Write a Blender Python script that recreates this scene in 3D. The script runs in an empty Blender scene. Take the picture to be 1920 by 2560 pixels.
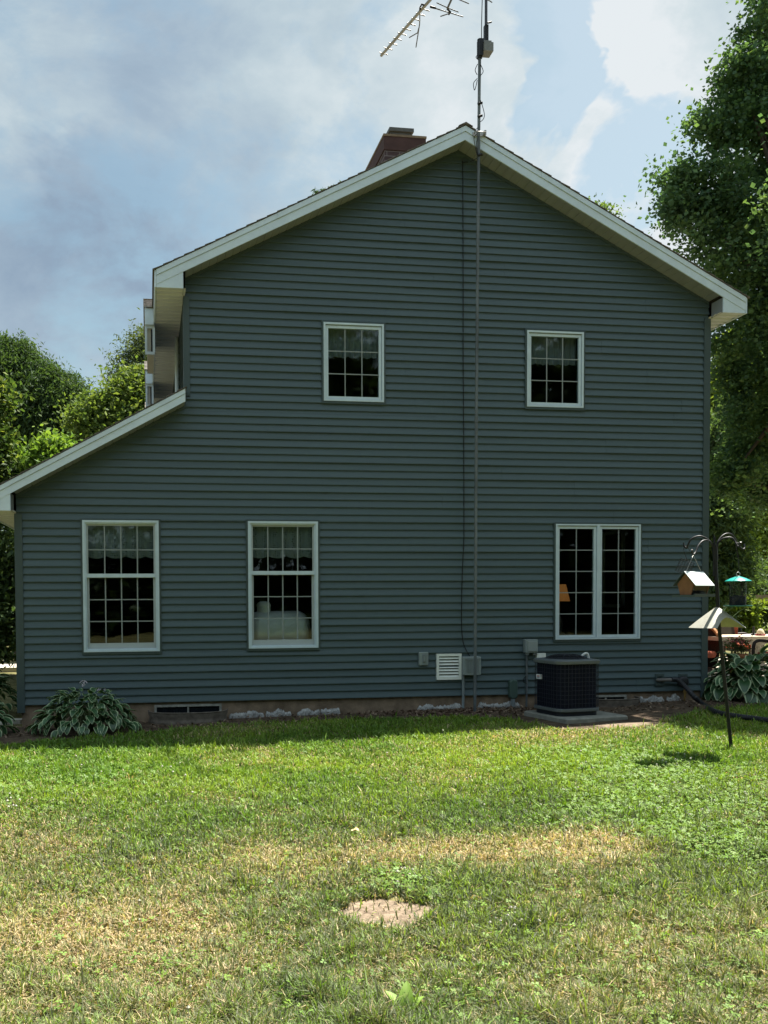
import bpy, math, random
import numpy as np
from mathutils import Vector, Matrix, Quaternion
random.seed(7)
RNG = np.random.default_rng(11)
sc = bpy.context.scene
COL = sc.collection

# ------------------------------------------------------------------ camera
CF, CPX, CPY, CW, CH = 2240., 700., 1581., 1920., 2560.      # focal length and principal point of the cropped photo, in its pixels
YAW, PIT, ROL = math.radians(8.345), math.radians(-1.911), math.radians(-.359)
cy_, sy_ = math.cos(YAW), math.sin(YAW); cp_, sp_ = math.cos(PIT), math.sin(PIT); cr_, sr_ = math.cos(ROL), math.sin(ROL)
FWD = Vector((sy_*cp_, cy_*cp_, sp_)); R0 = Vector((cy_, -sy_, 0)); U0 = R0.cross(FWD)
RGT = cr_*R0 + sr_*U0; UPV = -sr_*R0 + cr_*U0
CAM = Vector((0, -12.169, 1.334))
cd = bpy.data.cameras.new('camera'); cam = bpy.data.objects.new('camera', cd); COL.objects.link(cam); sc.camera = cam
cam.matrix_world = Matrix(((RGT.x, UPV.x, -FWD.x, CAM.x), (RGT.y, UPV.y, -FWD.y, CAM.y), (RGT.z, UPV.z, -FWD.z, CAM.z), (0, 0, 0, 1)))
cd.sensor_fit = 'HORIZONTAL'; cd.sensor_width = 36; cd.lens = 36*CF/CW
cd.shift_x = .5 - CPX/CW; cd.shift_y = (CPY - CH/2)/CW
cd.clip_start = .05; cd.clip_end = 3000

def ray(x, y): return FWD + (x-CPX)/CF*RGT + (CPY-y)/CF*UPV
def atY(x, y, Y=0.): v = ray(x, y); return CAM + v*((Y-CAM.y)/v.y)
def atX(x, y, X): v = ray(x, y); return CAM + v*((X-CAM.x)/v.x)
def atZ(x, y, Z): v = ray(x, y); return CAM + v*((Z-CAM.z)/v.z)

# ------------------------------------------------------------------ light
SUN = Vector((.41, .27, 1.0)).normalized()
EXPOSURE = 1.72
REAR_SKY_BOOST = 1.7; SKYT = (.50, .54, .46)
sc.view_settings.view_transform = 'Standard'; sc.view_settings.look = 'None'
sc.view_settings.exposure = EXPOSURE; sc.view_settings.gamma = 1; sc.view_settings.use_curve_mapping = False
sl = bpy.data.lights.new('sun', 'SUN'); sl.energy = 5.0; sl.angle = math.radians(.53); sl.color = (1, .95, .86)
so = bpy.data.objects.new('sun', sl); COL.objects.link(so)
so.rotation_mode = 'QUATERNION'; so.rotation_quaternion = SUN.to_track_quat('Z', 'Y'); so.location = (10, 5, 25)

def nd(nt, t, **k):
    n = nt.nodes.new(t)
    for a, b in k.items():
        if a == 'ins':
            for i, v in b.items(): n.inputs[i].default_value = v
        else: setattr(n, a, b)
    return n
def make_world():
    w = bpy.data.worlds.new('World'); sc.world = w; w.use_nodes = True
    nt = w.node_tree; nt.nodes.clear(); L = nt.links.new
    out = nd(nt, 'ShaderNodeOutputWorld'); bg = nd(nt, 'ShaderNodeBackground')
    sky = nd(nt, 'ShaderNodeTexSky', sky_type='NISHITA', sun_disc=False)
    sky.sun_elevation = math.asin(SUN.z); sky.sun_rotation = math.atan2(SUN.x, SUN.y)
    sky.air_density = 1.2; sky.dust_density = 1.5; sky.ozone_density = 1.5
    bg.inputs['Strength'].default_value = .085
    tc = nd(nt, 'ShaderNodeTexCoord')
    def math_(op, a, b=None, clamp=False):
        m = nd(nt, 'ShaderNodeMath', operation=op, use_clamp=clamp)
        for i, v in enumerate((a, b)):
            if v is None: continue
            if isinstance(v, (int, float)): m.inputs[i].default_value = v
            else: L(v, m.inputs[i])
        return m.outputs[0]
    def noise(scale, det, rough, off=(0, 0, 0), stretch=(1, 1, 1.6)):
        mp = nd(nt, 'ShaderNodeMapping'); mp.inputs['Location'].default_value = off; mp.inputs['Scale'].default_value = stretch
        L(tc.outputs['Generated'], mp.inputs['Vector'])
        n = nd(nt, 'ShaderNodeTexNoise'); n.inputs['Scale'].default_value = scale; n.inputs['Detail'].default_value = det; n.inputs['Roughness'].default_value = rough
        n.inputs['Distortion'].default_value = .25
        L(mp.outputs[0], n.inputs['Vector']); return n
    warp = noise(5, 5, .6)
    wv = nd(nt, 'ShaderNodeVectorMath', operation='SUBTRACT'); L(warp.outputs['Color'], wv.inputs[0]); wv.inputs[1].default_value = (.5, .5, .5)
    ws = nd(nt, 'ShaderNodeVectorMath', operation='SCALE'); L(wv.outputs[0], ws.inputs[0]); ws.inputs['Scale'].default_value = .22
    wa = nd(nt, 'ShaderNodeVectorMath', operation='ADD'); L(tc.outputs['Generated'], wa.inputs[0]); L(ws.outputs[0], wa.inputs[1])
    wn = nd(nt, 'ShaderNodeVectorMath', operation='NORMALIZE'); L(wa.outputs[0], wn.inputs[0])
    def blob(px, py, rpx, amp):
        d = ray(px, py).normalized(); ang = rpx/CF*.85
        dot = nd(nt, 'ShaderNodeVectorMath', operation='DOT_PRODUCT'); L(wn.outputs[0], dot.inputs[0]); dot.inputs[1].default_value = d
        mr = nd(nt, 'ShaderNodeMapRange', interpolation_type='SMOOTHERSTEP')
        mr.inputs['From Min'].default_value = math.cos(ang); mr.inputs['From Max'].default_value = 1
        mr.inputs['To Max'].default_value = amp
        L(dot.outputs['Value'], mr.inputs['Value']); return mr.outputs[0]
    def total(base, blobs):
        s = base
        for b in blobs: s = math_('ADD', s, blob(*b))
        return s
    n1 = noise(6.0, 10, .62)
    # coverage: cloud everywhere except in the blue gaps
    cov = total(math_('ADD', math_('MULTIPLY', math_('SUBTRACT', n1.outputs['Fac'], .5), 4.6), .95),
                [(1590, 420, 180, -1.3), (1390, 200, 160, -1.4), (1430, 50, 170, -1.4), (1340, 330, 110, -.6), (230, 980, 380, -.2),
                 (1740, 160, 260, .9), (1590, 180, 130, .5), (1500, 500, 190, .8), (1640, 580, 150, .6), (1180, 200, 300, .5)])
    cov = math_('MAXIMUM', math_('MULTIPLY', cov, 1.0, clamp=True), .34)
    # brightness: grey underside on the left, lit towards the centre and right
    n2 = noise(5.2, 9, .6, off=(3.1, 1.7, .4))
    lum = total(math_('ADD', math_('MULTIPLY', math_('SUBTRACT', n2.outputs['Fac'], .5), 1.35), .51),
                [(330, 380, 640, -.27), (120, 750, 500, -.18), (700, 60, 420, .0), (700, 390, 330, .26), (1250, 230, 560, .32), (1720, 200, 480, .25), (1600, 560, 220, .3), (20, 400, 180, .3), (110, 130, 260, .18)])
    ramp = nd(nt, 'ShaderNodeValToRGB'); e = ramp.color_ramp.elements
    K = 1/.085*2**-EXPOSURE
    stops = [(0, (.29, .39, .51)), (.3, (.38, .49, .60)), (.6, (.51, .62, .69)), (.85, (.66, .75, .79)), (1, (.80, .85, .88))]
    e[0].position, e[0].color = stops[0][0], (*stops[0][1], 1); e[1].position, e[1].color = 1, (*stops[-1][1], 1)
    for p, c in stops[1:-1]: el = e.new(p); el.color = (*c, 1)
    L(lum, ramp.inputs['Fac'])
    cs = nd(nt, 'ShaderNodeVectorMath', operation='SCALE'); L(ramp.outputs['Color'], cs.inputs[0]); cs.inputs['Scale'].default_value = K
    # added boost: unseen clouds behind the camera (towards -y) brightened to light the wall
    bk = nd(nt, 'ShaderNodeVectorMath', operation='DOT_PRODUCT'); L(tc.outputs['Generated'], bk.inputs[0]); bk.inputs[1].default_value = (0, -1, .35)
    bm = nd(nt, 'ShaderNodeMapRange'); bm.inputs['From Min'].default_value = .1; bm.inputs['From Max'].default_value = .8; bm.inputs['To Min'].default_value = 1; bm.inputs['To Max'].default_value = REAR_SKY_BOOST
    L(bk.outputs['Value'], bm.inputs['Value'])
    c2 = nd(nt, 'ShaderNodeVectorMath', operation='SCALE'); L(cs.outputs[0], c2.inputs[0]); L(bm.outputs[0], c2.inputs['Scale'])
    sk = nd(nt, 'ShaderNodeVectorMath', operation='MULTIPLY'); L(sky.outputs[0], sk.inputs[0]); sk.inputs[1].default_value = SKYT
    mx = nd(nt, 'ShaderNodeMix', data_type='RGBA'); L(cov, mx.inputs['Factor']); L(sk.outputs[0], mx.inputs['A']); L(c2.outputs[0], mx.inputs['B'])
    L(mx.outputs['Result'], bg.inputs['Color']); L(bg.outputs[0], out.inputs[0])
make_world()

# ------------------------------------------------------------------ helpers
WL = {}
def tag(o, label=None, cat=None, group=None, kind=None):
    if label: o['label'] = label
    if cat: o['category'] = cat
    if group: o['group'] = group
    if kind: o['kind'] = kind
    return o
def thing(name, loc, label, cat, group=None):
    o = bpy.data.objects.new(name, None); COL.objects.link(o); o.location = loc; o.empty_display_size = .2
    WL[o.name] = Vector(loc); return tag(o, label, cat, group)
def link(name, me, parent=None):
    o = bpy.data.objects.new(name, me); COL.objects.link(o)
    if parent: o.parent = parent; WL[o.name] = WL[parent.name]
    else: WL[o.name] = Vector((0, 0, 0))
    return o
class MB:
    def __init__(s): s.v, s.f, s.sm = [], [], []
    def add(s, vs, fs, smooth=False):
        b = len(s.v); s.v += [tuple(p) for p in vs]; s.f += [tuple(b+i for i in f) for f in fs]; s.sm += [smooth]*len(fs); return s
    def box(s, x0, x1, y0, y1, z0, z1, M=None):
        vs = [(x, y, z) for z in (z0, z1) for y in (y0, y1) for x in (x0, x1)]
        if M is not None: vs = [M @ Vector(p) for p in vs]
        return s.add(vs, [(0, 2, 3, 1), (4, 5, 7, 6), (0, 1, 5, 4), (2, 6, 7, 3), (0, 4, 6, 2), (1, 3, 7, 5)])
    def bevbox(s, x0, x1, y0, y1, z0, z1, r, M=None, n=3):
        # box with corners rounded in the x-z outline, a thin chamfer on the front (low y) face
        out = []
        for cx, cz, a0 in ((x1-r, z1-r, 0), (x0+r, z1-r, 90), (x0+r, z0+r, 180), (x1-r, z0+r, 270)):
            for i in range(n+1):
                a = math.radians(a0+90*i/n); out.append((cx+r*math.cos(a), cz+r*math.sin(a)))
        cxm, czm = (x0+x1)/2, (z0+z1)/2; k = len(out); c = min(r*.5, .012)
        def ringp(y, ins): return [(cxm+(x-cxm)*(1-ins/max(.001, (x1-x0)/2)), y, czm+(z-czm)*(1-ins/max(.001, (z1-z0)/2))) for x, z in out]
        vs = ringp(y1, 0)+ringp(y0+c, 0)+ringp(y0, c)
        if M is not None: vs = [M @ Vector(p) for p in vs]
        fs = [(j*k+i, j*k+(i+1) % k, (j+1)*k+(i+1) % k, (j+1)*k+i) for j in range(2) for i in range(k)]
        fs += [tuple(2*k+i for i in range(k)), tuple(reversed(range(k)))]
        return s.add(vs, fs)
    def prism(s, pts, a, b, axis='y'):
        # closed outline of (u,v) extruded from a to b along axis
        k = len(pts)
        mk = {'y': lambda p, t: (p[0], t, p[1]), 'z': lambda p, t: (p[0], p[1], t), 'x': lambda p, t: (t, p[0], p[1])}[axis]
        vs = [mk(p, a) for p in pts]+[mk(p, b) for p in pts]
        return s.add(vs, [tuple(range(k)), tuple(reversed(range(k, 2*k)))]+[(i, (i+1) % k + 0, (i+1) % k+k, i+k) for i in range(k)])
    def tube(s, pts, r, n=8, cap=True):
        pts = [Vector(p) for p in pts]; m = len(pts); rs = r if isinstance(r, (list, tuple)) else [r]*m
        T = []
        for i in range(m):
            t = pts[min(i+1, m-1)]-pts[max(i-1, 0)]; T.append(t.normalized() if t.length > 1e-9 else Vector((0, 0, 1)))
        u = T[0].orthogonal().normalized(); vs = []
        for i in range(m):
            u = (u - T[i]*u.dot(T[i])).normalized(); w = T[i].cross(u)
            for j in range(n):
                a = 2*math.pi*j/n; vs.append(pts[i]+(u*math.cos(a)+w*math.sin(a))*rs[i])
        fs = [(i*n+j, i*n+(j+1) % n, (i+1)*n+(j+1) % n, (i+1)*n+j) for i in range(m-1) for j in range(n)]
        s.add(vs, fs, True)
        if cap: s.add([vs[j] for j in range(n)], [tuple(reversed(range(n)))]); s.add(vs[-n:], [tuple(range(n))])
        return s
    def lathe(s, prof, c, n=24, M=None, smooth=True):
        vs = []
        for r, z in prof:
            for j in range(n):
                a = 2*math.pi*j/n; p = Vector((r*math.cos(a), r*math.sin(a), z))
                vs.append((M @ p if M is not None else p)+Vector(c))
        fs = [(i*n+j, i*n+(j+1) % n, (i+1)*n+(j+1) % n, (i+1)*n+j) for i in range(len(prof)-1) for j in range(n)]
        return s.add(vs, fs, smooth)
    def build(s, name, mat, parent=None):
        off = WL[parent.name] if parent else Vector((0, 0, 0))
        me = bpy.data.meshes.new(name); me.from_pydata([Vector(p)-off for p in s.v], [], s.f)
        me.polygons.foreach_set('use_smooth', s.sm); me.materials.append(mat); me.update()
        return link(name, me, parent)
def npmesh(name, V, F, mat, parent=None, col=None, smooth=False, attr='Col'):
    # V (n,3), F (m,k) numpy; col (n,3) per-vertex colour attribute
    off = np.array(WL[parent.name]) if parent else np.zeros(3)
    V = np.asarray(V, np.float32)-off.astype(np.float32); F = np.asarray(F, np.int32); m, k = F.shape
    me = bpy.data.meshes.new(name)
    me.vertices.add(len(V)); me.vertices.foreach_set('co', V.ravel())
    me.loops.add(m*k); me.loops.foreach_set('vertex_index', F.ravel())
    me.polygons.add(m); me.polygons.foreach_set('loop_start', np.arange(0, m*k, k, dtype=np.int32))
    try: me.polygons.foreach_set('loop_total', np.full(m, k, np.int32))
    except Exception: pass
    me.polygons.foreach_set('use_smooth', np.full(m, smooth, bool))
    if col is not None:
        a = me.attributes.new(attr, 'FLOAT_COLOR', 'POINT')
        a.data.foreach_set('color', np.c_[np.asarray(col, np.float32), np.ones(len(V), np.float32)].ravel())
    me.update(); me.validate(); me.materials.append(mat)
    return link(name, me, parent)

MATS = {}
def mat(name, color, rough=.6, spec=.3, var=.12, scale=9., metal=0, bump=0., bscale=60., color2=None, stretch=(1, 1, 1), sub=None):
    """principled with a noise break-up in base colour, roughness and a little bump"""
    m = bpy.data.materials.new(name); m.use_nodes = True; nt = m.node_tree; L = nt.links.new
    p = nt.nodes['Principled BSDF']; p.inputs['Metallic'].default_value = metal; p.inputs['Specular IOR Level'].default_value = spec
    geo = nd(nt, 'ShaderNodeNewGeometry'); mp = nd(nt, 'ShaderNodeMapping'); mp.inputs['Scale'].default_value = stretch
    L(geo.outputs['Position'], mp.inputs['Vector'])
    n = nd(nt, 'ShaderNodeTexNoise'); n.inputs['Scale'].default_value = scale; n.inputs['Detail'].default_value = 6; n.inputs['Roughness'].default_value = .65
    L(mp.outputs[0], n.inputs['Vector'])
    r = nd(nt, 'ShaderNodeValToRGB'); c = Vector(color)
    lo = [max(0, x*(1-var)) for x in color]; hi = list(color2) if color2 else [min(1, x*(1+var)) for x in color]
    r.color_ramp.elements[0].position = .32; r.color_ramp.elements[1].position = .68
    r.color_ramp.elements[0].color = (*lo, 1); r.color_ramp.elements[1].color = (*hi, 1)
    L(n.outputs['Fac'], r.inputs['Fac']); L(r.outputs['Color'], p.inputs['Base Color'])
    mr = nd(nt, 'ShaderNodeMapRange'); mr.inputs['To Min'].default_value = max(.02, rough-.08); mr.inputs['To Max'].default_value = min(1, rough+.08)
    L(n.outputs['Fac'], mr.inputs['Value']); L(mr.outputs[0], p.inputs['Roughness'])
    if bump:
        b = nd(nt, 'ShaderNodeBump'); b.inputs['Strength'].default_value = bump; b.inputs['Distance'].default_value = .01
        n2 = nd(nt, 'ShaderNodeTexNoise'); n2.inputs['Scale'].default_value = bscale; n2.inputs['Detail'].default_value = 5
        L(mp.outputs[0], n2.inputs['Vector']); L(n2.outputs['Fac'], b.inputs['Height']); L(b.outputs[0], p.inputs['Normal'])
    MATS[name] = m; return m
def leafmat(name, trans=.35, rough=.5, gloss=.06, attr='Col'):
    m = bpy.data.materials.new(name); m.use_nodes = True; nt = m.node_tree; nt.nodes.clear(); L = nt.links.new
    out = nd(nt, 'ShaderNodeOutputMaterial'); a = nd(nt, 'ShaderNodeAttribute', attribute_name=attr)
    d = nd(nt, 'ShaderNodeBsdfDiffuse'); t = nd(nt, 'ShaderNodeBsdfTranslucent'); g = nd(nt, 'ShaderNodeBsdfGlossy'); g.inputs['Roughness'].default_value = rough
    hs = nd(nt, 'ShaderNodeMix', data_type='RGBA', blend_type='MULTIPLY'); hs.inputs['Factor'].default_value = 1; hs.inputs['B'].default_value = (1.22, 1.22, .58, 1)
    L(a.outputs['Color'], d.inputs['Color']); L(a.outputs['Color'], hs.inputs['A']); L(hs.outputs['Result'], t.inputs['Color'])
    m1 = nd(nt, 'ShaderNodeMixShader'); m1.inputs[0].default_value = trans; L(d.outputs[0], m1.inputs[1]); L(t.outputs[0], m1.inputs[2])
    m2 = nd(nt, 'ShaderNodeMixShader'); m2.inputs[0].default_value = gloss; L(m1.outputs[0], m2.inputs[1]); L(g.outputs[0], m2.inputs[2])
    L(m2.outputs[0], out.inputs[0]); return m
def vn(x, y, seed, oct_=3):
    """value noise 0..1"""
    x = np.asarray(x, float); y = np.asarray(y, float); o = np.zeros_like(x); a, t = 1., 0.
    for k in range(oct_):
        g = np.random.default_rng(seed+k*17).random((128, 128)); X = x*2**k; Y = y*2**k
        xi = np.floor(X).astype(int); yi = np.floor(Y).astype(int); fx = X-xi; fy = Y-yi
        fx = fx*fx*(3-2*fx); fy = fy*fy*(3-2*fy); A = lambda i, j: g[(xi+i) % 128, (yi+j) % 128]
        o += a*((A(0, 0)*(1-fx)+A(1, 0)*fx)*(1-fy)+(A(0, 1)*(1-fx)+A(1, 1)*fx)*fy); t += a; a *= .55
    return o/t
def gz(X, Y=0.):
    return -.225+.014*(np.clip(X, -8, 14)-3.)+.02*(vn(np.asarray(X)*.5+40, np.asarray(Y)*.5+40, 5, 2)-.5)
def gzf(X, Y=0.): return float(gz(np.array([X]), np.array([Y]))[0])

# ------------------------------------------------------------------ materials
def siding_mat():
    m = mat('vinyl_siding', (.064, .096, .105), .45, .30, .10, 1.3, bump=.12, bscale=14, stretch=(.25, 1, 9))
    return m
SIDING = siding_mat()
TRIM_D = mat('painted_trim_dark', (.053, .077, .080), .45, .35, .06, 3, bump=.05)
WHITE = mat('white_aluminium', (.55, .65, .73), .42, .4, .07, 5, bump=.05, bscale=25)
VINYLW = mat('white_window_vinyl', (.50, .60, .66), .4, .4, .06, 6)
MUNT = mat('muntin_grey', (.24, .27, .27), .45, .35, .06, 6)
SASHG = mat('sash_vinyl_grey_white', (.38, .42, .43), .45, .35, .06, 6)
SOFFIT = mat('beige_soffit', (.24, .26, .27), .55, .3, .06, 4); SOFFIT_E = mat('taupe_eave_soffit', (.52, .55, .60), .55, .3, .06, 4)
SHINGLE = mat('asphalt_shingle', (.13, .115, .10), .9, .2, .45, 26, bump=.6, bscale=90)
SHINGLE_L = mat('weathered_shingle_light', (.26, .235, .21), .9, .2, .35, 26, bump=.6, bscale=90)
CONC = mat('concrete', (.40, .38, .33), .88, .2, .22, 14, bump=.4, bscale=70)
FOUND = mat('tan_foundation', (.20, .148, .105), .9, .2, .4, 5, bump=.35, bscale=60)
FOAM = mat('rough_white_parging', (.31, .31, .30), .9, .2, .4, 16, bump=1., bscale=45)
GREYPVC = mat('grey_pvc', (.17, .20, .21), .45, .4, .1, 8)
GREYBOX = mat('grey_painted_steel', (.22, .26, .26), .45, .4, .1, 8)
GREENBOX = mat('green_plastic_box', (.050, .085, .072), .5, .35, .1, 8)
STEEL = mat('galvanised_pipe', (.105, .122, .130), .55, .4, .45, 9, metal=.1, bump=.15, stretch=(1, 1, .25))
ALU = mat('weathered_aluminium', (.34, .33, .31), .42, .5, .2, 14, metal=.5)
BLACK = mat('black_iron', (.009, .010, .012), .5, .3, .3, 20)
RUBBER = mat('black_rubber', (.014, .015, .018), .5, .4, .25, 20)
def glass_mat():
    m = bpy.data.materials.new('window_glass'); m.use_nodes = True; nt = m.node_tree; nt.nodes.clear(); L = nt.links.new
    out = nd(nt, 'ShaderNodeOutputMaterial'); t = nd(nt, 'ShaderNodeBsdfTransparent'); t.inputs[0].default_value = (.84, .88, .88, 1)
    g = nd(nt, 'ShaderNodeBsdfGlossy'); g.inputs['Roughness'].default_value = .015; g.inputs[0].default_value = (.95, 1, 1, 1)
    fr = nd(nt, 'ShaderNodeFresnel'); fr.inputs[0].default_value = 1.5
    ns = nd(nt, 'ShaderNodeTexNoise'); ns.inputs['Scale'].default_value = 2.2; bp = nd(nt, 'ShaderNodeBump'); bp.inputs['Strength'].default_value = .02; bp.inputs['Distance'].default_value = .05
    L(ns.outputs['Fac'], bp.inputs['Height']); L(bp.outputs[0], g.inputs['Normal'])
    mu = nd(nt, 'ShaderNodeMath', operation='MULTIPLY'); mu.inputs[1].default_value = .7; L(fr.outputs[0], mu.inputs[0])
    mx = nd(nt, 'ShaderNodeMixShader'); L(mu.outputs[0], mx.inputs[0]); L(t.outputs[0], mx.inputs[1]); L(g.outputs[0], mx.inputs[2]); L(mx.outputs[0], out.inputs[0])
    return m
GLASS = glass_mat()
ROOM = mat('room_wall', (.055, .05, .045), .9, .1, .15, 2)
LEAF = leafmat('tree_leaves', .42, .6, .018); GRASSM = leafmat('grass_blades', .35, .6, .03); HOSTAM = leafmat('hosta_leaves', .16, .42, .05)
BARK = mat('tree_bark', (.085, .065, .048), .95, .1, .4, 8, bump=1, bscale=30, stretch=(1, 1, .3))
STEM = mat('plant_stem', (.11, .14, .06), .7, .2, .3, 12)

# ------------------------------------------------------------------ house
CO = .1016
H = thing('house', (4.3, 4, -.2), 'two storey house with blue green lap siding and a lean-to on its left', 'house')
XL, XM, XR, YB = -1.70, .53, 8.13, 10.0
ZE, ZA, XA = 5.665, 7.592, 4.325                 # soffit line at the corners, at the ridge
SL = (ZA-ZE)/(XR-XA)
ZW0, ZW1 = 2.765, 3.985; SW = (ZW1-ZW0)/(XM-XL)   # lean-to soffit line
def rect(x0, y0, x1, y1):
    a = atY(x0, (y0)); b = atY(x1, y1); return (a.x, b.x, b.z, a.z)   # X0,X1,Z0,Z1
WIN = {}
def wrect(k, x0, y0, x1, y1):
    xm, ym = (x0+x1)/2, (y0+y1)/2
    WIN[k] = (atY(x0, ym).x, atY(x1, ym).x, atY(xm, y1).z, atY(xm, y0).z)
wrect('w1', 808, 810, 958, 1005); wrect('w2', 1315, 830, 1456, 1019.5)
wrect('w3', 208, 1301.5, 398, 1629); wrect('w4', 620, 1304, 794, 1620); wrect('w5', 1386.3, 1311, 1597, 1597.5)

def lap_wall(mapf, hmax, xr, z1, holes, out=-.026):
    """lap siding: courses of CO, each proud at its lower edge; xr(z) -> list of x intervals; holes (x0,x1,z0,z1)"""
    mb = MB(); zs = set(); n = int(math.ceil(z1/CO))
    for k in range(n+1):
        for f in (0, .12, .5, .8): zs.add(round((k+f)*CO, 5))
    for h in holes: zs.add(round(h[2], 5)); zs.add(round(h[3], 5))
    zs = sorted(z for z in zs if z <= z1+1e-6)
    if zs[-1] < z1: zs.append(z1)
    for a, b in zip(zs, zs[1:]):
        if b-a < 1e-4: continue
        k = int((a+1e-4)/CO); fa = max(0, (a-k*CO)/CO); fb = (b-k*CO)/CO
        dbl = 1.0 if k % 2 == 0 else .8
        prof = lambda f: out*dbl*np.interp(f, [0, .12, .5, .8, 1], [1, .93, .45, .12, .04])+.001
        ya, yb = prof(fa), prof(fb)
        ia, ib = xr(a), xr(b)
        for (p0, p1), (q0, q1) in zip(ia, ib):
            if p1 <= p0: continue
            segs = [(0., 1.)]
            cuts = sorted((h for h in holes if h[2] < (a+b)/2 < h[3] and h[1] > p0 and h[0] < p1), key=lambda h: h[0])
            edges = [p0]; edq = [q0]; parts = []
            cur, curq = p0, q0
            for h in cuts: parts.append((cur, max(cur, h[0]), curq, max(curq, h[0]))); cur = curq = h[1]
            parts.append((cur, p1, curq, q1))
            for x0, x1, u0, u1 in parts:
                if x1-x0 < 1e-3: continue
                j0 = -6+random.Random(k//2*13+5).uniform(0, 3.6); js = [j0+3.6*q for q in range(6)]
                brk = [x0]+[q for q in js if x0+.02 < q < x1-.02]+[x1]; m_ = len(brk)-1
                for i in range(m_):
                    A0, A1 = brk[i], brk[i+1]; B0 = u0 if i == 0 else A0; B1 = u1 if i == m_-1 else A1
                    o_ = -.0028*((i+k//2) % 2) if m_ > 1 else 0
                    mb.add([mapf(A0, ya+o_, a), mapf(A1, ya+o_, a), mapf(B1, yb+o_, b), mapf(B0, yb+o_, b)], [(0, 1, 2, 3)])
                    if i: mb.add([mapf(A0, ya, a), mapf(A0, ya-.0028, a), mapf(A0, yb-.0028, b), mapf(A0, yb, b)], [(0, 1, 2, 3)])
                if fa < 1e-3:   # underside of the butt edge
                    mb.add([mapf(x0, ya, a), mapf(x1, ya, a), mapf(x1, .006, a), mapf(x0, .006, a)], [(3, 2, 1, 0)])
    return mb
HOLES = [(v[0]-.012, v[1]+.012, v[2]-.012, v[3]+.012) for v in WIN.values()]
def front_x(z):
    if z <= ZW0: l = XL
    elif z < ZW1: l = XL+(z-ZW0)/SW
    else: l = XM
    if z <= ZE: r = XR
    else: r = XR-(z-ZE)/SL; l = XM+(z-ZE)/SL
    return [(l, max(l, r))]
mb = lap_wall(lambda x, y, z: (x, y, z), 0, front_x, ZA, HOLES)
mb.build('gable_siding', SIDING, H)
# opening in the right-hand wall that shows through the casement window
g0 = atX(1518, 1420, XR); g1 = atX(1572, 1420, XR); gz0 = atX(1545, 1510, XR).z; gz1 = atX(1545, 1335, XR).z
SIDEHOLE = (g0.y, g1.y, gz0, gz1)
lap_wall(lambda x, y, z: (XR-y, x, z), 0, lambda z: [(0, YB)], ZE-.23, [SIDEHOLE]).build('side_siding', SIDING, H)
lap_wall(lambda x, y, z: (XL+y, x, z), 0, lambda z: [(0, YB)], ZW0-.2, []).build('side_siding', SIDING, H)
lap_wall(lambda x, y, z: (XM+y, x, z+3.96), 0, lambda z: [(0, YB)], ZE-.23-3.96, []).build('side_siding', SIDING, H)
lap_wall(lambda x, y, z: (x, YB-y, z), 0, front_x, ZA, []).build('rear_siding', SIDING, H)
fr = MB(); a, b, c, d = SIDEHOLE
for q in ((a-.06, a, c-.06, d+.06), (b, b+.06, c-.06, d+.06)): fr.box(XR-.12, XR+.02, q[0], q[1], q[2], q[3])
fr.box(XR-.12, XR+.02, a, b, d, d+.06).box(XR-.12, XR+.02, a, b, c-.06, c).box(XR-.03, XR-.01, a, b, (c+d)/2-.02, (c+d)/2+.02)
fo = fr.build('window', VINYLW, H)
MB().box(XR-.062, XR-.058, a, b, c, d).build('pane', GLASS, fo)
# corner posts and j-channel along the rakes
for x0, z1 in ((XL-.025, ZW0-.245), (XR-.075, ZE-.24)): MB().box(x0, x0+.10, -.030, .0, -.10, z1).build('corner_trim', TRIM_D, H)
MB().box(XM-.025, XM+.055, -.030, .0, ZW1+.12, ZE-.24).build('corner_trim', TRIM_D, H)
MB().box(XM-.028, XM, .001, .12, ZW1+.12, ZE-.24).build('corner_trim', TRIM_D, H); MB().box(XR, XR+.028, .001, .10, -.10, ZE-.24).build('corner_trim', TRIM_D, H); MB().box(XL-.028, XL, .001, .1, -.1, ZW0-.245).build('corner_trim', TRIM_D, H)
def rake_strip(x0, z0, x1, z1, y0, y1, up, dn):
    MB().prism([(x0, z0-dn), (x1, z1-dn), (x1, z1+up), (x0, z0+up)], y0, y1).build('channel_trim', TRIM_D, H)
rake_strip(XM, ZE, XA, ZA, -.022, -.013, 0, .035); rake_strip(XR, ZE, XA, ZA, -.022, -.013, 0, .035)
rake_strip(XL, ZW0, XM, ZW1, -.022, -.013, 0, .03)
MB().box(XM-.03, XM+.0, -.024, -.002, ZW1-.02, ZW1+.16).build('channel_trim', TRIM_D, H)
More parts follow.
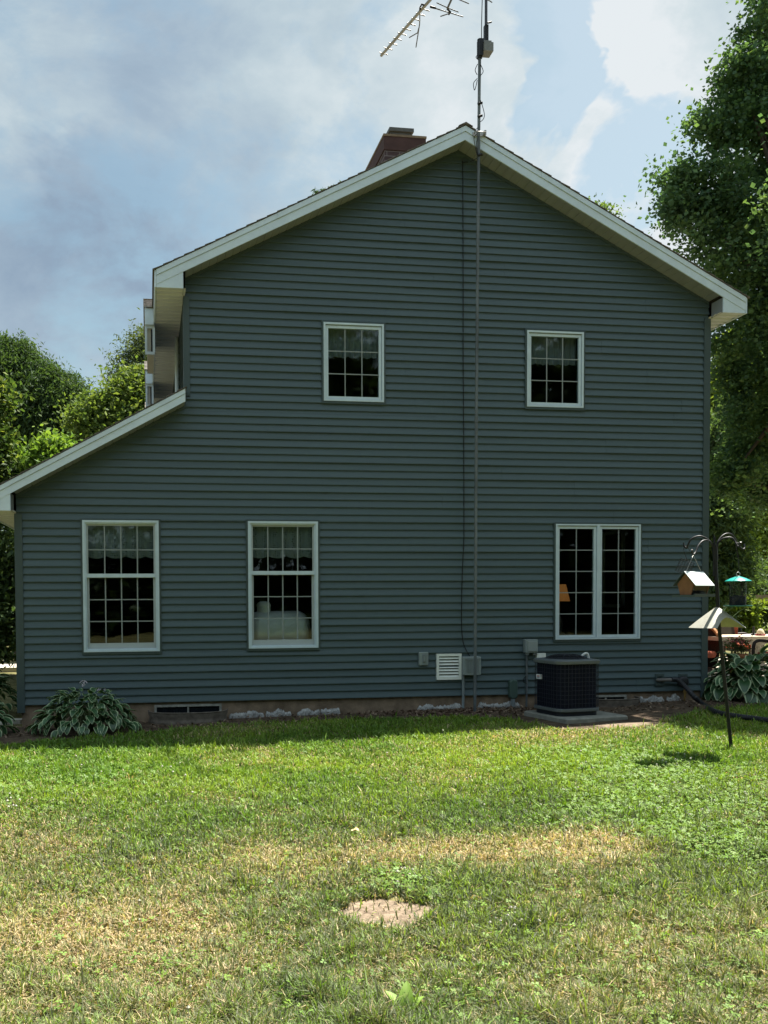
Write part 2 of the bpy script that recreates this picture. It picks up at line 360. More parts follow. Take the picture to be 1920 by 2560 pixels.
# foundation with a ragged pale edge
mb = MB(); mb.box(XL+.03, XR-.03, .02, YB-.02, -.6, .02); fd = mb.build('foundation', FOUND, H)
def edging(x0, x1, seed):
    # rough lumps of parging stuck along the foot of the wall
    rs = np.random.default_rng(seed); n = max(10, int((x1-x0)/.014)); mb = MB(); vs = []
    for i in range(n+1):
        t = i/n; x = x0+(x1-x0)*t; e = min(1, .35+14*t, .35+14*(1-t))
        h = (.066+.024*rs.random()+.012*math.sin(9*t+seed)+.012*math.sin(31*x+seed))*e; g = gzf(x)
        vs += [(x, .012, g-.05), (x, -.03-.03*rs.random()*e, g-.05), (x, -.026-.02*rs.random()*e, g+h*.7), (x, .012-.018*e, g+h+.012*rs.random())]
    mb.add(vs, [(i*4+j, i*4+4+j, i*4+5+j, i*4+1+j) for i in range(n) for j in range(3)]); return mb
for i, (a, b) in enumerate(((572, 660), (664, 728), (742, 800), (800, 850), (1042, 1156), (1194, 1300), (1598, 1658), (1665, 1700))):
    edging(atY(a, 1775).x, atY(b, 1770).x, 40+i).build('footing_edge', FOAM, fd)
# roof
def slab(x0, z0, x1, z1, y0, y1, t0, t1):
    """sheet between heights t0..t1 above the sloping line"""
    return MB().prism([(x0, z0+t0), (x1, z1+t0), (x1, z1+t1), (x0, z0+t1)], y0, y1)
OV, EX = -.30, .40
zEl = ZE-SL*EX
def shingle_roof(x0, z0, x1, z1, y0, y1, t):
    """stepped shingle courses going from the eave (x0,z0) to the ridge (x1,z1)"""
    mb = MB(); L_ = math.hypot(x1-x0, z1-z0); n = int(L_/.15); rs = np.random.default_rng(3)
    for i in range(n):
        a, b = i/n, (i+1)/n; e = rs.uniform(-.006, .003)
        p = (x0+(x1-x0)*a, z0+(z1-z0)*a); q = (x0+(x1-x0)*b, z0+(z1-z0)*b)
        mb.prism([(p[0], p[1]+t), (q[0], q[1]+t), (q[0], q[1]+t+.004), (p[0], p[1]+t+.016)], y0-.022+e, y1)
    return mb
mb = shingle_roof(XM-EX-.03, zEl-SL*.03, XA, ZA, OV, YB+.3, .195); m2 = shingle_roof(XR+EX+.03, zEl-SL*.03, XA, ZA, OV, YB+.3, .195)
mb.v, mb.f, mb.sm = mb.v, mb.f, mb.sm
mb.add(m2.v, m2.f); mb.prism([(XA-.10, ZA+.195-.05+.03), (XA, ZA+.226), (XA+.10, ZA+.195-.05+.03), (XA, ZA+.20)], OV-.03, YB+.3)
roof = mb.build('roof', SHINGLE, H)
zwe = ZW0-SW*EX
shingle_roof(XL-EX-.03, zwe-SW*.03, XM, ZW1, OV, YB+.3, .175).build('lean_to_roof', SHINGLE, H)
def rake_boards(x0, z0, x1, z1, ymin, t, parent):
    dx = .0
    lo = MB().prism([(x0, z0), (x1, z1), (x1, z1+t*.60), (x0, z0+t*.60)], ymin, ymin+.02)
    lo.build('rake_fascia', WHITE, parent)
    for q0, q1, e in ((0, .38, 0), (.3805, .74, -.002), (.7405, 1, .001)):
        xa, xb, za, zb = x0+(x1-x0)*q0, x0+(x1-x0)*q1, z0+(z1-z0)*q0, z0+(z1-z0)*q1
        MB().prism([(xa, za+t*.62), (xb, zb+t*.62), (xb, zb+t), (xa, za+t)], ymin-.012+e, ymin+.02).build('rake_fascia', WHITE, parent)
    MB().prism([(x0, z0+.04), (x1, z1+.04), (x1, z1+t), (x0, z0+t)], ymin+.022, YB+.28).build('roof_deck', ROOM, parent)
def soffit_panel(x0, z0, x1, z1, y0, y1, parent, pitch=.2):
    """ribbed panels: each panel has two shallow v grooves"""
    mb = MB(); L_ = abs(x1-x0); n = int(L_/.105); s = (z1-z0)/(x1-x0)
    for i in range(n):
        a, b = x0+(x1-x0)*i/n, x0+(x1-x0)*(i+1)/n; g = (b-a)*.12; dz = .008
        za, zb = z0+s*(a-x0), z0+s*(b-x0)
        mb.add([(a, y0, za+dz), (a+g, y0, za+s*g), (b-g, y0, zb-s*g), (b, y0, zb+dz), (a, y1, za+dz), (a+g, y1, za+s*g), (b-g, y1, zb-s*g), (b, y1, zb+dz)],
               [(0, 1, 5, 4), (1, 2, 6, 5), (2, 3, 7, 6)])
    return mb.build('rake_soffit', SOFFIT, parent)
rake_boards(XM-EX+.02, zEl+SL*.02, XA, ZA, OV, .185, H); rake_boards(XR+EX-.02, zEl+SL*.02, XA, ZA, OV, .185, H)
rake_boards(XL-EX, zwe, XM-.02, ZW1-SW*.02, OV, .165, H)
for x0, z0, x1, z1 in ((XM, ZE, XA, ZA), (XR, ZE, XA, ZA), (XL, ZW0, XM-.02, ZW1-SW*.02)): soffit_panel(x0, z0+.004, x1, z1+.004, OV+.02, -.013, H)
# eave boxes (returns), level soffits and gutters
ZB = 5.435
def ret(xa, xb, zt_a, zt_b, zb, y0, y1):
    return MB().prism([(xa, zb), (xb, zb), (xb, zt_b), (xa, zt_a)], y0, y1)
ret(XM-EX+.02, XM-.035, zEl+SL*.02+.005, ZE-SL*.035+.005, ZB, OV+.006, OV+.02).build('eave_return', WHITE, H)
ret(XR+.035, XR+EX-.02, ZE-SL*.035+.005, zEl+SL*.02+.005, ZB, OV+.006, OV+.02).build('eave_return', WHITE, H)
for xa in (XR+.030, XM-.036): MB().box(xa, xa+.006, OV+.02, -.03, ZB, ZE-.02).build('return_cheek', SOFFIT, H)
ZBW = 2.53
ret(XL-EX, XL-.03, zwe+.005, ZW0-SW*.03, ZBW, OV+.006, OV+.02).build('eave_return', WHITE, H)
MB().box(XL-.036, XL-.028, OV+.02, -.013, ZBW, ZW0-.01).build('return_cheek', SOFFIT, H)
def eave_soffit(x0, x1, z, y0, y1):
    mb = MB(); n = int((y1-y0)/.30)
    for i in range(n):
        a, b = y0+(y1-y0)*i/n, y0+(y1-y0)*(i+1)/n
        ps = [(a, .0), (a+.10, 0), (a+.11, .012), (a+.13, .012), (a+.14, 0), (a+.20, 0), (a+.21, .012), (b-.02, .012), (b-.01, 0), (b, 0)]
        for (ya, da), (yb, db) in zip(ps, ps[1:]): mb.add([(x0, ya, z+da), (x1, ya, z+da), (x1, yb, z+db), (x0, yb, z+db)], [(0, 1, 2, 3)])
    return mb
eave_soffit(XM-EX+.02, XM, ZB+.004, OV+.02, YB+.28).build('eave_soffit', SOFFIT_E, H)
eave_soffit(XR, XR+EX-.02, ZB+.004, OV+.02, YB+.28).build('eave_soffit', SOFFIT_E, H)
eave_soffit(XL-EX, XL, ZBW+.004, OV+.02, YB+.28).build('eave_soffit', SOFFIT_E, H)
for xa, xb, za, zb in ((XM-EX-.005, XM-EX+.018, ZB-.003, zEl+.19), (XR+EX-.018, XR+EX+.005, ZB-.003, zEl+.19), (XL-EX-.024, XL-EX-.002, ZBW-.003, zwe+.17)): MB().box(xa, xb, OV, YB+.28, za, zb).build('eave_fascia', WHITE, H)
# downspout in the inner corner
MB().tube([(XM-.05, 1.9, ZB), (XM-.05, 1.9, 4.0)], .035, 6).build('downspout', WHITE, H)
# dormers seen past the left eave
DMAT = mat('dormer_board', (.50, .49, .44), .6, .3, .08, 6)
for i in range(3):
    y0 = 1.25+i*3.55; d_ = .0
    x0 = 0.005; zt = 5.86
    b = MB().box(x0+.02, .124, y0+.02, y0+1.25, 5.02, 5.44).box(x0+.02, 1.6, y0+.02, y0+1.25, 5.63, 5.66).build('dormer', DMAT, H)
    mm = MB(); 
    for k in range(6):
        a0, a1 = k/6, (k+1)/6
        mm.add([(x0-.03, y0-.10+.72*a0, 5.66+.34*a0), (2.2, y0-.10+.72*a0, 5.66+.34*a0), (2.2, y0-.10+.72*a1, 5.66+.34*a1-.018), (x0-.03, y0-.10+.72*a1, 5.66+.34*a1-.018), (x0-.03, y0-.10+.72*a0, 5.640+.34*a0), (2.2, y0-.1+.72*a0, 5.640+.34*a0)], [(0, 1, 2, 3), (4, 5, 1, 0)])
        mm.add([(x0-.03, y0+1.37-.75*a0, 5.66+.34*a0), (2.2, y0+1.37-.75*a0, 5.66+.34*a0), (2.2, y0+1.37-.75*a1, 5.66+.34*a1), (x0-.03, y0+1.37-.75*a1, 5.66+.34*a1)], [(3, 2, 1, 0)])
    mm.build('dormer_roof', SHINGLE_L, b)
    MB().box(x0-.012, .121, y0-.07, y0-.04, 5.40, 5.635).prism([(y0-.06, 5.6), (y0+1.33, 5.6), (y0+.63, 5.94)], x0-.012, x0+.012, 'x').build('dormer_fascia', WHITE, b)
    MB().box(x0-.01, .135, y0-.03, y0-.0, 5.36, 5.40).box(x0-.01, .135, y0-.03, y0-.0, 4.98, 5.02).box(x0+.10, x0+.135, y0-.03, y0, 5.02, 5.36).box(x0-.012, x0+.02, y0-.03, y0, 5.02, 5.36).build('dormer_frame', WHITE, b)
    MB().box(x0+.075, x0+.10, y0-.008, y0+.012, 5.03, 5.35).build('dormer_pane', BLACK, b)
# chimney
c0 = atY(959.6, 334, 2.); c1 = atY(1065, 338, 2.); zt = c0.z
def brick_mat():
    m = mat('chimney_brick', (.13, .075, .068), .9, .2, .35, 9, bump=.3); nt = m.node_tree; L = nt.links.new; p = nt.nodes['Principled BSDF']
    geo = nd(nt, 'ShaderNodeNewGeometry'); sx = nd(nt, 'ShaderNodeSeparateXYZ'); L(geo.outputs['Position'], sx.inputs[0])
    ad = nd(nt, 'ShaderNodeMath', operation='ADD'); L(sx.outputs[0], ad.inputs[0]); L(sx.outputs[1], ad.inputs[1])
    cb = nd(nt, 'ShaderNodeCombineXYZ'); L(ad.outputs[0], cb.inputs[0]); L(sx.outputs[2], cb.inputs[1])
    br = nd(nt, 'ShaderNodeTexBrick'); br.inputs['Scale'].default_value = 1; br.inputs['Brick Width'].default_value = .21; br.inputs['Row Height'].default_value = .075; br.inputs['Mortar Size'].default_value = .008
    br.inputs['Color1'].default_value = (.05, .032, .034, 1); br.inputs['Color2'].default_value = (.10, .07, .07, 1); br.inputs['Mortar'].default_value = (.16, .14, .14, 1)
    L(cb.outputs[0], br.inputs['Vector']); L(br.outputs['Color'], p.inputs['Base Color']); return m
CHD = 1.75
ch = MB().box(c0.x+.02, c1.x-.02, 2.02, 2+CHD-.02, 6.2, zt-.24).build('chimney', brick_mat(), H)
CRED = mat('chimney_band_red_brown', (.070, .040, .036), .8, .2, .2, 6, bump=.2)
CTOP = mat('chimney_cap_weathered', (.20, .15, .10), .85, .2, .3, 9)
MB().box(c0.x, c1.x, 2., 2+CHD, zt-.245, zt-.035).build('chimney_band', CRED, ch)
MB().box(c0.x-.008, c1.x+.008, 1.99, 2.01+CHD, zt-.034, zt).build('chimney_cap', CTOP, ch)
f0 = atY(973, 322, 2.32); f1 = atY(1034, 322, 2.32); fz0 = atY(1003, 328, 2.30).z; fz1 = atY(1003, 319, 2.30).z
MB().box(f0.x+.03, f1.x-.03, 2.33, 2.80, zt, fz0).box(f0.x, f1.x, 2.30, 2.85, fz0, fz1).build('flue', mat('flue_steel', (.075, .08, .075), .6, .4, .2, 8), ch)

# windows: part = outer frame, sub-parts = sash, pane, muntins, surround
def ring(mb, x0, x1, z0, z1, w, y0, y1):
    ws = w if isinstance(w, tuple) else (w, w, w, w)     # left, right, bottom, top
    mb.box(x0, x0+ws[0], y0, y1, z0, z1); mb.box(x1-ws[1], x1, y0, y1, z0, z1)
    mb.box(x0+ws[0], x1-ws[1], y0, y1, z0, z0+ws[2]); mb.box(x0+ws[0], x1-ws[1], y0, y1, z1-ws[3], z1); return mb
def surround(x0, x1, z0, z1, w):
    mb = MB(); ring(mb, x0-.026, x1+.026, z0-.034, z1+.022, (.026, .026, .034, .022), -.034, .004); mb.build('surround', TRIM_D, w)
def fixed(k):
    x0, x1, z0, z1 = WIN[k]
    w = ring(MB(), x0, x1, z0, z1, .026, -.042, .06).build('window', VINYLW, H); surround(x0, x1, z0, z1, w)
    a, b, c, d = x0+.031, x1-.031, z0+.031, z1-.036
    ring(MB(), a, b, c, d, .036, -.022, .03).build('sash', VINYLW, w)
    a, b, c, d = a+.036, b-.036, c+.036, d-.036
    MB().box(a, b, -.004, .0, c, d).build('pane', GLASS, w)
    m = MB()
    for i in (1, 2): xx = a+(b-a)*i/3; m.box(xx-.0065, xx+.0065, -.012, -.005, c, d)
    for j in (1, 2):
        zz = c+(d-c)*j/3
        for i in range(3): m.box(a+(b-a)*i/3+.0065*(i > 0), a+(b-a)*(i+1)/3-.0065*(i < 2), -.011, -.005, zz-.0065, zz+.0065)
    m.build('muntin', MUNT, w); return a, b, c, d
def hung(k):
    x0, x1, z0, z1 = WIN[k]
    w = ring(MB(), x0, x1, z0, z1, (.03, .03, .022, .03), -.045, .07)
    ring(w, x0+.03, x1-.03, z0+.022, z1-.03, .018, -.028, .07); w = w.build('window', VINYLW, H); surround(x0, x1, z0, z1, w)
    a, b, c, d = x0+.048, x1-.048, z0+.04, z1-.048; zm = c+(d-c)*.585 if k == 'w3' else c+(d-c)*.60
    up = ring(MB(), a, b, zm, d, (.022, .022, .03, .022), -.006, .02).build('sash', SASHG, w)
    lo = ring(MB(), a, b, c, zm, (.03, .03, .075, .025), .012, .045).build('sash', SASHG, w)
    MB().box(a, b, -.022, -.006, zm-.020, zm+.030).build('meeting_rail', VINYLW, w)
    for nm, (p, q, r, s, y) in (('up', (a+.022, b-.022, zm+.03, d-.022, .006)), ('lo', (a+.03, b-.03, c+.075, zm-.025, .028))):
        MB().box(p, q, y, y+.004, r, s).build('pane', GLASS, w); m = MB()
        rows = 2 if nm == 'up' else 3
        for i in (1, 2, 3): xx = p+(q-p)*i/4; m.box(xx-.008, xx+.008, y-.008, y-.001, r, s)
        for j in range(1, rows):
            zz = r+(s-r)*j/rows
            for i in range(4): m.box(p+(q-p)*i/4+.008*(i > 0), p+(q-p)*(i+1)/4-.008*(i < 3), y-.007, y-.001, zz-.007, zz+.007)
        m.build('muntin', MUNT, w)
    return a, b, c, d
def casement(k):
    x0, x1, z0, z1 = WIN[k]; xm = (x0+x1)/2
    m = ring(MB(), x0, x1, z0, z1, .022, -.045, .06); m.box(xm-.022, xm+.022, -.045, .06, z0+.022, z1-.022)
    w = m.build('window', VINYLW, H); surround(x0, x1, z0, z1, w)
    for a, b in ((x0+.026, xm-.026), (xm+.026, x1-.026)):
        c, d = z0+.026, z1-.03
        ring(MB(), a, b, c, d, .036, -.024, .03).build('sash', VINYLW, w); p, q, r, s = a+.036, b-.036, c+.036, d-.036
        MB().box(p, q, -.004, .0, r, s).build('pane', GLASS, w)
        m = MB(); xx = (p+q)/2; m.box(xx-.0065, xx+.0065, -.012, -.005, r, s)
        for j in range(1, 5):
            zz = r+(s-r)*j/5; m.box(p, xx-.0065, -.011, -.005, zz-.0065, zz+.0065); m.box(xx+.0065, q, -.011, -.005, zz-.0065, zz+.0065)
        m.build('muntin', MUNT, w)
G1 = fixed('w1'); G2 = fixed('w2'); G3 = hung('w3'); G4 = hung('w4'); casement('w5')
# rooms behind the glass: floors, partition, ceiling
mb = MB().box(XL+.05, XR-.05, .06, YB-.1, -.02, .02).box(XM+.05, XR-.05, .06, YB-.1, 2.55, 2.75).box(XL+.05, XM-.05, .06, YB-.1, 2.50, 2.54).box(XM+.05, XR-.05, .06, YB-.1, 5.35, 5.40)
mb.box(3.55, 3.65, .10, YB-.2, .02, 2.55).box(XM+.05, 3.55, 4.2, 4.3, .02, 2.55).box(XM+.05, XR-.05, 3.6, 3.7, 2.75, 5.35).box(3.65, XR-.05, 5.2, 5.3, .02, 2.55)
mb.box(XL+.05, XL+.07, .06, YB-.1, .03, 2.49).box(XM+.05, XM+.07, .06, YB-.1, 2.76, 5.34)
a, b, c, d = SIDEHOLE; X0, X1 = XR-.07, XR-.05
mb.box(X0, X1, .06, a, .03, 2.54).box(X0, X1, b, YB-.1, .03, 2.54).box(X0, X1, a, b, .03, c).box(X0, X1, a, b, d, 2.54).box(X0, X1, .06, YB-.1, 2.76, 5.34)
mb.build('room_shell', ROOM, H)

# curtains and things behind the glass
def sheer_mat():
    m = mat('sheer_curtain', (.20, .24, .25), .8, .1, .05, 20); return m
SHEER = sheer_mat()
def lace_mat():
    m = bpy.data.materials.new('lace'); m.use_nodes = True; nt = m.node_tree; nt.nodes.clear(); L = nt.links.new
    out = nd(nt, 'ShaderNodeOutputMaterial'); d = nd(nt, 'ShaderNodeBsdfDiffuse'); d.inputs[0].default_value = (.24, .28, .28, 1); t = nd(nt, 'ShaderNodeBsdfTransparent')
    geo = nd(nt, 'ShaderNodeNewGeometry'); vo = nd(nt, 'ShaderNodeTexVoronoi', feature='F1', distance='MANHATTAN'); vo.inputs['Scale'].default_value = 34; vo.inputs['Randomness'].default_value = .35
    L(geo.outputs['Position'], vo.inputs['Vector']); mr = nd(nt, 'ShaderNodeMapRange'); mr.inputs['From Min'].default_value = .26; mr.inputs['From Max'].default_value = .40; mr.inputs['To Min'].default_value = .25; mr.inputs['To Max'].default_value = 1
    L(vo.outputs['Distance'], mr.inputs['Value']); mx = nd(nt, 'ShaderNodeMixShader'); L(mr.outputs[0], mx.inputs[0]); L(t.outputs[0], mx.inputs[1]); L(d.outputs[0], mx.inputs[2]); L(mx.outputs[0], out.inputs[0]); return m
LACE = lace_mat()
def curtain(name, x0, x1, zb, zt, y, m, amp, waves, scallop, label, group):
    n = 160; vs = []; c = Vector(((x0+x1)/2, y, zt))
    for i in range(n+1):
        t = i/n; x = x0+(x1-x0)*t; dz = scallop*abs(math.sin(math.pi*t*waves*.5))
        for j in range(5):
            f = j/4; vs.append((x, y+amp*(.4+.6*f)*math.sin(2*math.pi*waves*t+.8*math.sin(9*t)), zt+(zb-dz-zt)*f))
    o = MB().add(vs, [(i*5+j, i*5+5+j, i*5+6+j, i*5+1+j) for i in range(n) for j in range(4)], True).build(name, m)
    return tag(o, label, 'curtain', group)
for (a, b, c, d), s in ((G3, 'lace valance curtain across the top of the leftmost ground floor window'), (G4, 'lace valance curtain across the top of the window above the glossy white tank')):
    curtain('lace_valance', a, b, d-(d-c)*.255, d, .10, LACE, .006, 7, .03, s, 'valance curtains behind the windows')
for (a, b, c, d), s in ((G1, 'gathered sheer valance curtain in the left upstairs window'), (G2, 'gathered sheer valance curtain in the right upstairs window')):
    curtain('sheer_valance', a-.03, b+.03, d-(d-c)*.37, d+.03, .12, SHEER, .018, 9, .02, s, 'valance curtains behind the windows')
def atp(x, y, Y): return atY(x, y, Y)
# glossy tank on a bench
TW = mat('glossy_white_enamel', (.75, .77, .76), .22, .5, .08, 3)
p0 = atp(618, 1572, .42); p1 = atp(776, 1572, .42); zc = atp(700, 1574, .42).z; rr = atp(700, 1527, .42).z-zc
tk = thing('storage_tank', (p0.x, .42, zc-rr), 'glossy white rounded tank with a domed lid just inside the second ground floor window', 'tank')
prof = [(rr*math.sin(math.radians(a)), -rr*.7*math.cos(math.radians(a))) for a in range(0, 91, 15)]; LEN = p1.x-p0.x+.02
pr_ = [(r, z+rr*.7) for r, z in prof]+[(r, LEN-rr*.7-z*1.0) for r, z in reversed([(q[0], q[1]) for q in prof])]
Mx = Matrix.Rotation(math.radians(90), 4, 'Y')
MB().lathe(pr_, (p0.x-.02, .42, zc), 28, Mx).build('tank_body', TW, tk)
q0 = atp(654, 1545, .42)
MB().lathe([(.0, .19), (.05, .188), (.085, .17), (.10, .145), (.105, .12), (.10, .11), (.10, .0)], (q0.x+.03, .42, zc+rr*.80), 20).build('domed_lid', TW, tk)
WOOD = mat('dark_wood', (.05, .03, .02), .6, .3, .3, 6)
bn = thing('bench', (p0.x+.3, .42, .02), 'dark wooden bench under the glossy white tank inside the window', 'bench')
zt_ = zc-rr-.003; MB().box(p0.x-.05, p1.x+.05, .2, .66, zt_-.04, zt_).build('seat', WOOD, bn)
for xx in (p0.x, p1.x-.05):
    for yy in (.22, .6): MB().box(xx, xx+.05, yy, yy+.04, .02, zt_-.041).build('leg', WOOD, bn)
# lamp behind the casement
lp = atp(1398, 1482, 1.0); lt = atp(1410, 1461, 1.0).z; lb = atp(1410, 1503, 1.0).z
lm = thing('table_lamp', (lp.x, 1., .78), 'table lamp with a pleated orange shade inside the double casement window', 'lamp')
SH = mat('orange_lamp_shade', (.36, .17, .06), .7, .2, .1, 20); pS = SH.node_tree.nodes['Principled BSDF']; pS.inputs['Emission Color'].default_value = (.9, .36, .09, 1); pS.inputs['Emission Strength'].default_value = .05
vs = []; n = 24
for i in range(n):
    a = 2*math.pi*i/n; k = 1+.03*(i % 2)
    vs += [(lp.x+.10*k*math.cos(a), 1+.10*k*math.sin(a), lt), (lp.x+.16*k*math.cos(a), 1+.16*k*math.sin(a), lb)]
MB().add(vs, [(2*i, 2*i+1, (2*i+3) % (2*n), (2*i+2) % (2*n)) for i in range(n)]).build('lamp_shade', SH, lm)
MB().lathe([(.0, .80), (.09, .80), (.09, .82), (.03, .84), (.06, .95), (.05, 1.05), (.015, 1.1), (.012, lb+.08), (0, lb+.08)], (lp.x, 1, 0), 16).build('lamp_base', mat('lamp_ceramic', (.10, .09, .08), .3, .5), lm)
tb = thing('side_table', (lp.x, 1., .02), 'small dark side table under the orange lamp inside the window', 'table')
MB().box(lp.x-.28, lp.x+.28, .75, 1.25, .77, .80).build('table_top', WOOD, tb)
for xx in (-.25, .21):
    for yy in (.78, 1.18): MB().box(lp.x+xx, lp.x+xx+.04, yy, yy+.04, .02, .769).build('leg', WOOD, tb)

# basement windows (parts of the house) and their wells
WFR = mat('weathered_frame', (.27, .27, .24), .7, .3, .35, 14)
def basement(x0, x1, ya, yb, wx0, wx1, rim_y, lab):
    A = atY(x0, (ya+yb)/2, .0); B = atY(x1, (ya+yb)/2-.5, .0); zt = atY((x0+x1)/2, ya).z-.004; zb = zt-.36
    w = ring(MB(), A.x, B.x, zb, zt, .03, -.012, .018); w.box(A.x+.03, B.x-.03, -.006, .012, zb+.03, zb+.05)
    w.box((A.x+B.x)/2-.012, (A.x+B.x)/2+.012, -.004, .012, zb+.03, zt-.03); w = w.build('basement_window', WFR, H)
    MB().box(A.x+.03, B.x-.03, .013, .016, zb+.03, zt-.03).build('pane', mat('dark_glass', (.01, .013, .016), .08, .5, .2), w)
    C0 = atY(wx0, rim_y, -.02).x; C1 = atY(wx1, rim_y, -.02).x; xm = (C0+C1)/2; hw = (C1-C0)/2; dp = .36; g = gzf(xm)
    vs = []; n = 40; rows = 12; ztop = atY((wx0+wx1)/2, rim_y, -.022-dp).z
    for j in range(rows+1):
        z = ztop-.45*j/rows; off = .012*math.sin(j*math.pi*2/3)
        for i in range(n+1):
            a = math.pi*i/n; e = .8
            cx = math.copysign(abs(math.cos(a))**e, math.cos(a)); sx = abs(math.sin(a))**e
            vs.append((xm-(hw+off)*cx, -.022-(dp+off)*sx, z))
    W = thing('window_well', (xm, -.15, g), lab, 'window well', 'corrugated window wells along the foundation')
    MB().add(vs, [(j*(n+1)+i, j*(n+1)+i+1, (j+1)*(n+1)+i+1, (j+1)*(n+1)+i) for j in range(rows) for i in range(n)], True).build('well_wall', WELL, W)
    rim = [(xm-(hw+.004)*math.copysign(abs(math.cos(math.pi*i/n))**.8, math.cos(math.pi*i/n)), -.022-(dp+.004)*abs(math.sin(math.pi*i/n))**.8, ztop) for i in range(n+1)]
    MB().tube(rim, .010, 6).build('rim', WELL, W)
WELL = mat('weathered_galvanised_well', (.13, .11, .09), .75, .25, .4, 10, bump=.2)
basement(386, 554, 1760, 1790, 372, 567, 1783, 'long corrugated window well beside the variegated hosta clump')
basement(1462, 1566, 1737, 1760, 1452, 1586, 1750, 'corrugated window well half hidden behind the air conditioner')

# ------------------------------------------------------------------ fixtures on the wall
def wxz(x0, y0, x1, y1, Y=-.02): xm, ym = (x0+x1)/2, (y0+y1)/2; return atY(x0, ym, Y).x, atY(x1, ym, Y).x, atY(xm, y1, Y).z, atY(xm, y0, Y).z
x0, x1, z0, z1 = wxz(1090.4, 1634, 1152.5, 1699)
vt = thing('wall_vent', ((x0+x1)/2, 0, z0), 'square white louvred wall vent beside the grey ribbed meter box', 'vent')
VW = mat('vent_white_plastic', (.74, .77, .73), .45, .4, .08, 10)
ring(MB(), x0, x1, z0, z1, .036, -.045, -.004).build('frame', VW, vt)
MB().box(x0+.036, x1-.036, -.008, -.005, z0+.036, z1-.036).build('backing', BLACK, vt)
for i in range(7):
    a = z0+.036+(z1-z0-.072)*(i+.12)/7; h = (z1-z0-.072)/7
    MB().add([(x0+.037, -.040, a), (x1-.037, -.040, a), (x1-.037, -.012, a+h*.62), (x0+.037, -.012, a+h*.62), (x0+.037, -.036, a-.006), (x1-.037, -.036, a-.006), (x1-.037, -.009, a+h*.5), (x0+.037, -.009, a+h*.5)], [(0, 1, 2, 3), (4, 5, 1, 0), (7, 6, 5, 4)]).build('louvre', VW, vt)
x0, x1, z0, z1 = wxz(1046, 1630, 1069, 1663)
ob = thing('outlet_box', ((x0+x1)/2, 0, z0), 'small grey covered outlet box left of the white louvred vent', 'outlet')
MB().bevbox(x0, x1, -.06, -.003, z0, z1, .012).build('cover', GREYBOX, ob); xm = (x0+x1)/2
MB().bevbox(xm-.018, xm+.026, -.072, -.061, z0+.04, z1-.03, .006).build('flap', GREYPVC, ob)
MB().box(xm-.004, xm+.012, -.076, -.0725, z0+.06, z1-.06).build('flap_window', GREYBOX, ob)
x0, x1, z0, z1 = wxz(1153.5, 1641, 1197, 1687)
jb = thing('meter_box', ((x0+x1)/2, 0, z0), 'grey box with a ribbed cover behind the antenna mast, conduit running down from it', 'utility box')
b = MB().bevbox(x0, x1, -.11, -.003, z0, z1, .014); b.build('cover', GREYBOX, jb)
b = MB()
for i in range(8): xx = x0+.045+(x1-x0-.07)*i/8; b.box(xx, xx+.010, -.1165, -.1105, z0+.035, z1-.055)
b.box(x0+.03, x1-.02, -.1165, -.1105, z1-.05, z1-.025); b.build('rib', GREYPVC, jb)
MB().box(x1+.001, x1+.02, -.07, -.03, z0+.10, z0+.13).build('latch', GREYPVC, jb)
cx = atY(1158, 1720, -.04).x
MB().tube([(cx, -.04, z0+.001), (cx, -.04, gzf(cx)+.25), (cx-.012, -.06, gzf(cx)-.1)], .019, 10).build('conduit', GREYPVC, jb)
x0, x1, z0, z1 = wxz(1308.5, 1598, 1339.5, 1631.5)
db = thing('disconnect_box', ((x0+x1)/2, 0, z0), 'grey disconnect box with hinged cover above the air conditioner, conduit dropping to the soil', 'utility box')
MB().bevbox(x0, x1, -.095, -.003, z0, z1, .01).build('cover', GREYBOX, db)
MB().bevbox(x0+.03, x1-.012, -.106, -.0955, z0+.02, z1-.02, .008).build('lid', mat('lid_grey', (.25, .29, .29), .4, .4, .06), db)
for xa in (x0+.02, x1-.06): MB().box(xa, xa+.04, -.075, -.02, z0-.03, z0-.001).build('hub', GREYPVC, db)
cx = (x0+.04); g = gzf(cx)
MB().tube([(cx, -.045, z0-.031), (cx, -.045, g+.5), (cx-.005, -.05, g-.05)], .014, 10).tube([(cx, -.045, z0-.24), (cx, -.045, z0-.28)], .019, 10).build('conduit', STEEL, db)
MB().tube([(cx-.006, -.05, g+.46), (cx-.05, -.06, g+.43), (cx-.05, -.06, g+.37), (cx-.008, -.056, g+.36)], .006, 6).build('wire', BLACK, db)
x0, x1, z0, z1 = wxz(1270.5, 1698, 1290.5, 1746)
gb = thing('cable_box', ((x0+x1)/2, 0, z0), 'tall rounded dark green cable box left of the air conditioner', 'utility box')
MB().bevbox(x0, x1, -.085, -.003, z0, z1, .045, n=6).build('cover', GREENBOX, gb)
cx = (x0+x1)/2+.0; MB().tube([(cx, -.045, z0+.02), (cx, -.045, gzf(cx)-.05)], .030, 12).build('conduit', GREYPVC, gb)
